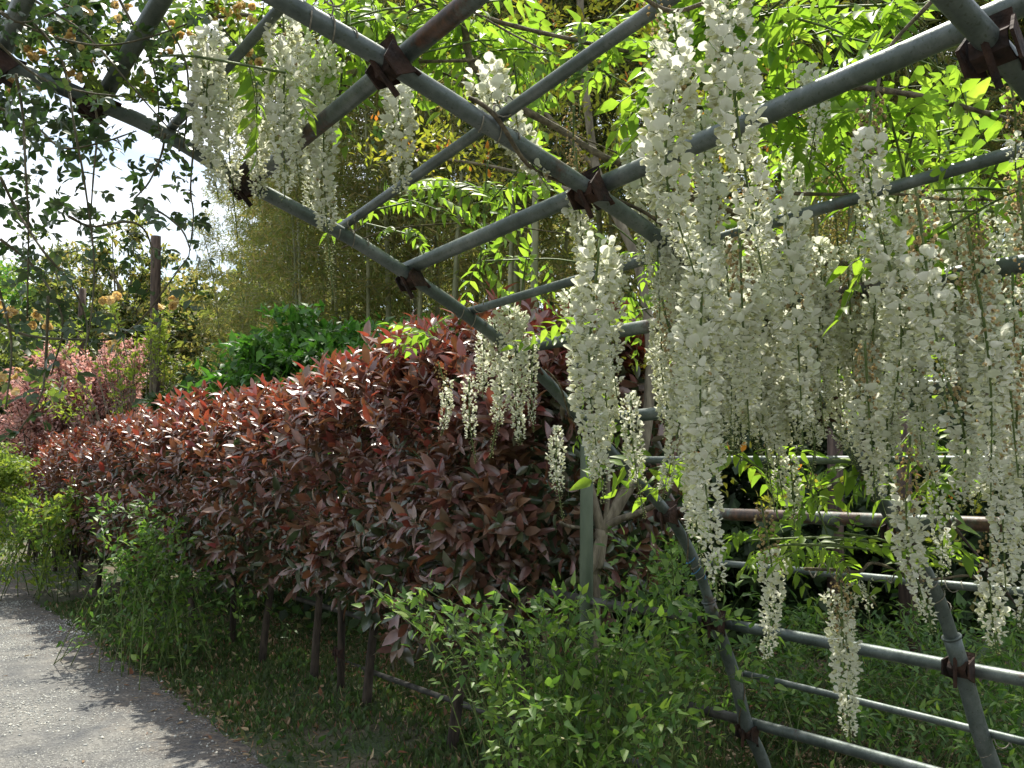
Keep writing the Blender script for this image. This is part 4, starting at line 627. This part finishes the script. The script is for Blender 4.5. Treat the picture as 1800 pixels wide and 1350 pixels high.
# pink flowering shrub and lime saplings at the left
shrub('pink_shrub', 'tall shrub covered with small pink blossoms behind the left end of the hedge', 'flowering shrub', gnd(150, 15.5), tg(150, 640, 110, 45, 14.6, 60, .6) + tg(70, 690, 100, 45, 14.5, 50, .6) + tg(210, 700, 50, 50, 14.5, 26, .5) + tg(150, 760, 110, 50, 14.5, 34, .6) + tg(20, 760, 60, 40, 15, 16), [M['pink'], M['pink'], M['pink'], M['pink'], M['ph_bronze']], [CL], .085, 150, .012, .45, 0, stem='darkbark', spread=2)
shrub('lime_sapling', 'sparse sapling with lime yellow leaf tufts between the pink shrub and the dark pole', 'sapling', gnd(260, 12.2), tg(250, 590, 60, 40, 12, 12, .4) + tg(290, 600, 30, 60, 12, 7, .3) + tg(200, 670, 40, 60, 12, 9, .4) + tg(100, 650, 60, 70, 12, 10, .4) + tg(150, 560, 60, 40, 12.3, 9, .4), [M['lime']], [CL, LF], .085, 30, .008, .7, 0, stem='bark')
tree('maple_tree', 'low pale green maple overhanging the path edge at the far left', 'tree', gnd(-60, 10.5), 1.7, .06, [((0, .1, 1.75), (.75, .75, .5), 1.), ((.3, .3, 1.2), (.5, .5, .35), .5)], [M['maple'], M['lime']], [CL, LF], .06, 5200, clumps=26, flat=.35)
tree('camellia_tree', 'dark green broad evergreen on the far left above the pink shrub', 'tree', gnd(30, 21), 3.5, .14, [((0, 0, 3.6), (1.9, 1.9, 1.5), 1.)], [M['dkg'], M['bamg']], [CL], .15, 9000, clumps=40)
tree('broadleaf_tree', 'bright fresh green rounded tree at the left edge below the sky', 'tree', gnd(-40, 26), 5., .2, [((0, 0, 5.0), (2.9, 2.9, 2.4), 1.)], [M['brg'], M['maple']], [CL], .17, 13000, clumps=60)
tree('leafy_bush', 'bright green spreading bush behind the crest of the red hedge', 'bush', gnd(560, 10.5), 1.9, .08, [((0, 0, 2.3), (1.35, 1.25, .95), .6), ((.9, -.7, 2.3), (.9, .9, .8), .35)], [M['brg'], M['brg'], M['weed']], [LF, CL], .13, 15000, clumps=56, flat=.45, droop=-.3)
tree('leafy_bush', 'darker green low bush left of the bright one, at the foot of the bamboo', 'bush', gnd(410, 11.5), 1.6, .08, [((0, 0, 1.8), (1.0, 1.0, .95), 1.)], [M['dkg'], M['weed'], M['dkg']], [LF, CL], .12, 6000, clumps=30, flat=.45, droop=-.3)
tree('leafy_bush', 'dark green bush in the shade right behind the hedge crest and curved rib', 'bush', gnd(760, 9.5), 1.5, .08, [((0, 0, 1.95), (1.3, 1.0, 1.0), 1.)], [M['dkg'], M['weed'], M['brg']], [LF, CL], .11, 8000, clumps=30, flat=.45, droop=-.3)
for (px, d, H, R_, mt, lab) in [(120, 26, 6.6, 2.2, ['bamg', 'bam', 'dkg'], 'olive green tree with a layered crown left of the wooden pole, below the clouds'), (215, 24, 6.8, 1.9, ['bam', 'bamg', 'dkg'], 'dark olive conifer-like tree just left of the tall wooden pole'), (300, 28, 6.9, 2.0, ['bam', 'bam', 'dkg'], 'yellowish olive tree right of the tall wooden pole where the sky dips'), (60, 31, 8., 2.5, ['bamg', 'dkg'], 'tall far tree behind the rose trailers at the left edge')]:
    tree('background_tree', lab, 'tree', gnd(px, d, -.2), H * .9, .16, [((0, 0, H * .62), (R_, R_, H * .42), .8), ((0, 0, H * .95), (R_ * .5, R_ * .5, H * .28), .25)], [M[k] for k in mt], [CL, LF], .16, 11000, clumps=60, flat=.35, clr=.26)
# bamboo
def bamboo_proto(H, nl, seed, low, mat, lean, culm=.045, lsz=.17):
    global rng; keep = rng; rng = np.random.RandomState(seed); z = np.linspace(0, 1, 14); bend = np.array([lean * (t ** 2.6) for t in z]); pts = np.stack([bend, bend * .2, H * (z - .10 * z ** 5)], -1)
    b = MB(); rr = culm * (1 - .8 * z); b.add(tube(pts, rr, 6, False))
    for k in range(1, 13): q = pts[k]; b.add(tube([q - [0, 0, .012], q + [0, 0, .012]], rr[k] * 1.18, 6, False))
    f = Fol([BL], [M[m] for m in mat]); nb = int(nl / 60)
    for i in range(nb):
        t = low + (1 - low) * U(0, 1) ** .85; base = np.array([np.interp(t, z, pts[:, k]) for k in range(3)]); a = U(0, 6.28); Lb = (1.5 - 1.0 * t) * H / 10 * U(.6, 1.2); dr = np.array([math.cos(a), math.sin(a), .55]); e = base + dr * Lb * [1, 1, .55] + [0, 0, -.05]
        b.add(tube([base, base + dr * Lb * .5, e], [.007, .004, .002], 3, False), 0); m = 60; u = np.repeat(U(.15, 1.05, 10), 6); P = base + (e - base) * u[:, None] + [0, 0, 1] * (u * (1 - u) * .25 * Lb)[:, None] + np.repeat(rng.normal(size=(10, 3)) * [.10, .10, .07], 6, 0) + rng.normal(size=(m, 3)) * .05
        f.add(P, nrm(rng.normal(size=(m, 3)) * .8 + dr * .3 + [0, 0, -.55]), rv(m), U(.7, 1.2, m) * lsz, 0, rng.randint(0, len(mat), m))
    f.cat(); t_ = T(b.V, b.F); me1 = mesh_np('culm', t_['V'], t_['lo'], np.concatenate([[0], np.cumsum(t_['to'])[:-1]]), t_['to'], [M['culm']]); me2 = f.joined('foliage', np.arange(len(f.p)), np.zeros(3)); rng = keep; return me1, me2
BP = [bamboo_proto(10, 7000, 101, .28, ['bam', 'bam', 'bamg'], 1.6), bamboo_proto(11, 7000, 102, .30, ['bam', 'bamg'], .9), bamboo_proto(9.5, 7000, 103, .18, ['bam'], 2.2), bamboo_proto(11, 9000, 104, .42, ['bam', 'bamg', 'dkg'], 1.2, .05), bamboo_proto(10, 4200, 105, .22, ['bam', 'bamg'], 1.3, .04), bamboo_proto(11, 4600, 106, .25, ['bam', 'bamg', 'bamg'], .8, .04)]
def bamboo(px, d, p, H, az, label, grp):
    t = thing('bamboo', gnd(px, d, float(gz(*gnd(px, d)[:2])) - .1), label, 'bamboo', grp); t.rotation_euler.z = az; s = H / (10, 11, 9.5, 11, 10, 11)[p]
    for nme, me in zip(('culm', 'foliage'), BP[p]): o = link(nme, me, t); o.scale = (s, s, s)
    return t
zl = ('tall feathery olive bamboo in the loose grove beside the sky gap', 'bamboo grove by the sky gap'); zm = ('tall bamboo with drooping yellow-brown plumes behind the red hedge and green bushes', 'bamboo grove behind the hedge'); zr = ('bamboo standing in the dark grove behind the white wisteria curtain', 'bamboo in the dark grove')
for i in range(12): bamboo(405 + i * 11 + U(-8, 8), U(19, 26), [4, 5][i % 2], 8.2 + i * .3 + U(-.4, .4), U(0, 6.28), *zl)
for i in range(24): bamboo(500 + i * 18 + U(-15, 15), U(13, 19), [4, 5, 4, 0, 5][i % 5] if i < 11 else [3, 1, 3, 0][i % 4], min(12.5, 8.6 + i * .35) + U(-.5, .6), U(0, 6.28), *zm)
for i in range(34): bamboo(880 + i * 33 + U(-20, 20), U(8.5, 17) if i % 2 else U(9, 12), [3, 1, 3, 0][i % 4], U(9.5, 12.5), U(0, 6.28), *zr)
# evergreen understorey inside the grove, dark
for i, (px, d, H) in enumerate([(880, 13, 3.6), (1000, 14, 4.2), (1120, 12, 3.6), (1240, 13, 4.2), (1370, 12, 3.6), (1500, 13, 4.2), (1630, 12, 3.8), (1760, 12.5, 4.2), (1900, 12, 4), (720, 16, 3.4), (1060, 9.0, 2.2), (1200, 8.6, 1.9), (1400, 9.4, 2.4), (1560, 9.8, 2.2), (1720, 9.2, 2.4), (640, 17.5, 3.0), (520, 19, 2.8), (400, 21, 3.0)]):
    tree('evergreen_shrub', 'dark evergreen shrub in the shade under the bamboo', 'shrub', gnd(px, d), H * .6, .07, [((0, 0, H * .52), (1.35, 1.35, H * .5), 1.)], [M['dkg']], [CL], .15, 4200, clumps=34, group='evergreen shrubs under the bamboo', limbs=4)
f = Fol([CL], [M['dkg'], M['bamg'], M['bam']]); n = 60000; px = U(-350, 2500, n); d = U(26, 42, n); G = np.array([gnd(a, b) for a, b in zip(px, d)]); zt = gz(G[:, 0], G[:, 1]); G[:, 2] = zt + U(0, 1, n) ** .8 * (4.2 + 1.6 * fbm(px / 120, d / 5, 1, 51)) * np.clip(px / 500 + .6, .5, 2.4)
f.add(G, nrm(rng.normal(size=(n, 3)) + [0, 0, -.3]), rv(n), U(.3, .5, n), 0, rng.randint(0, 3, n)); f.cat(); tag(link('far_woods', f.joined('far_woods', np.arange(n), np.zeros(3))), 'far wooded slope behind the bamboo', 'woods', kind='stuff')

# low ground cover on the far side of the hedge and under the grove
f = Fol([CL, LF], [M['dkg'], M['weed'], M['bam']]); n = 42000; x = U(3.6, 24, n); y = U(1, 26, n); q = (y < 7) & (x < 6.5); x, y = x[~q], y[~q]; n = len(x)
hh = np.clip(.25 + .35 * fbm(x, y, .7, 61) + .15 * fbm(x, y, 2.5, 62), .04, .9); f.add(np.stack([x, y, gz(x, y) + hh * U(0, 1, n) ** .7], -1), nrm(rng.normal(size=(n, 3)) + [0, 0, .2]), np.tile([0, 0, 1.], (n, 1)) + .6 * rng.normal(size=(n, 3)), U(.10, .2, n), rng.randint(0, 2, n), rng.choice([0, 1, 2], n, p=[.5, .38, .12]))
f.cat(); tag(link('ground_cover', f.joined('ground_cover', np.arange(n), np.zeros(3))), 'low dark leafy ground cover beyond the hedge', 'ground cover', kind='stuff')

def twiner(v, VO, curve, i0, i1, rad, turns, r):
    P = spline(curve[i0:i1], 14); t = np.gradient(P, axis=0); t = nrm(t); u = nrm(np.cross(t, [0, 1., .2])); w = np.cross(t, u); a = np.linspace(0, turns * 6.283, len(P)) + .4 * np.sin(np.linspace(0, 17, len(P))); rr = rad + .004 * np.sin(np.linspace(0, 31, len(P)))
    b = MB(); b.add(tube(P + (u * np.cos(a)[:, None] + w * np.sin(a)[:, None]) * rr[:, None], np.linspace(r, r * .6, len(P)), 6)); b.build('branch', M['vine'], v, VO)
n_ = len(rib2c); lo2 = [k for k in range(n_) if rib2c[k][0] > XC]
twiner(vC, OC, rib2c, n_ - 62, n_ - 22, .026, 5, .0048); twiner(vC, OC, rib2c, n_ - 50, n_ - 30, .024, 4, .0026); twiner(vB, OB, rib1c, len(rib1c) - 50, len(rib1c) - 12, .0235, 5, .0032)
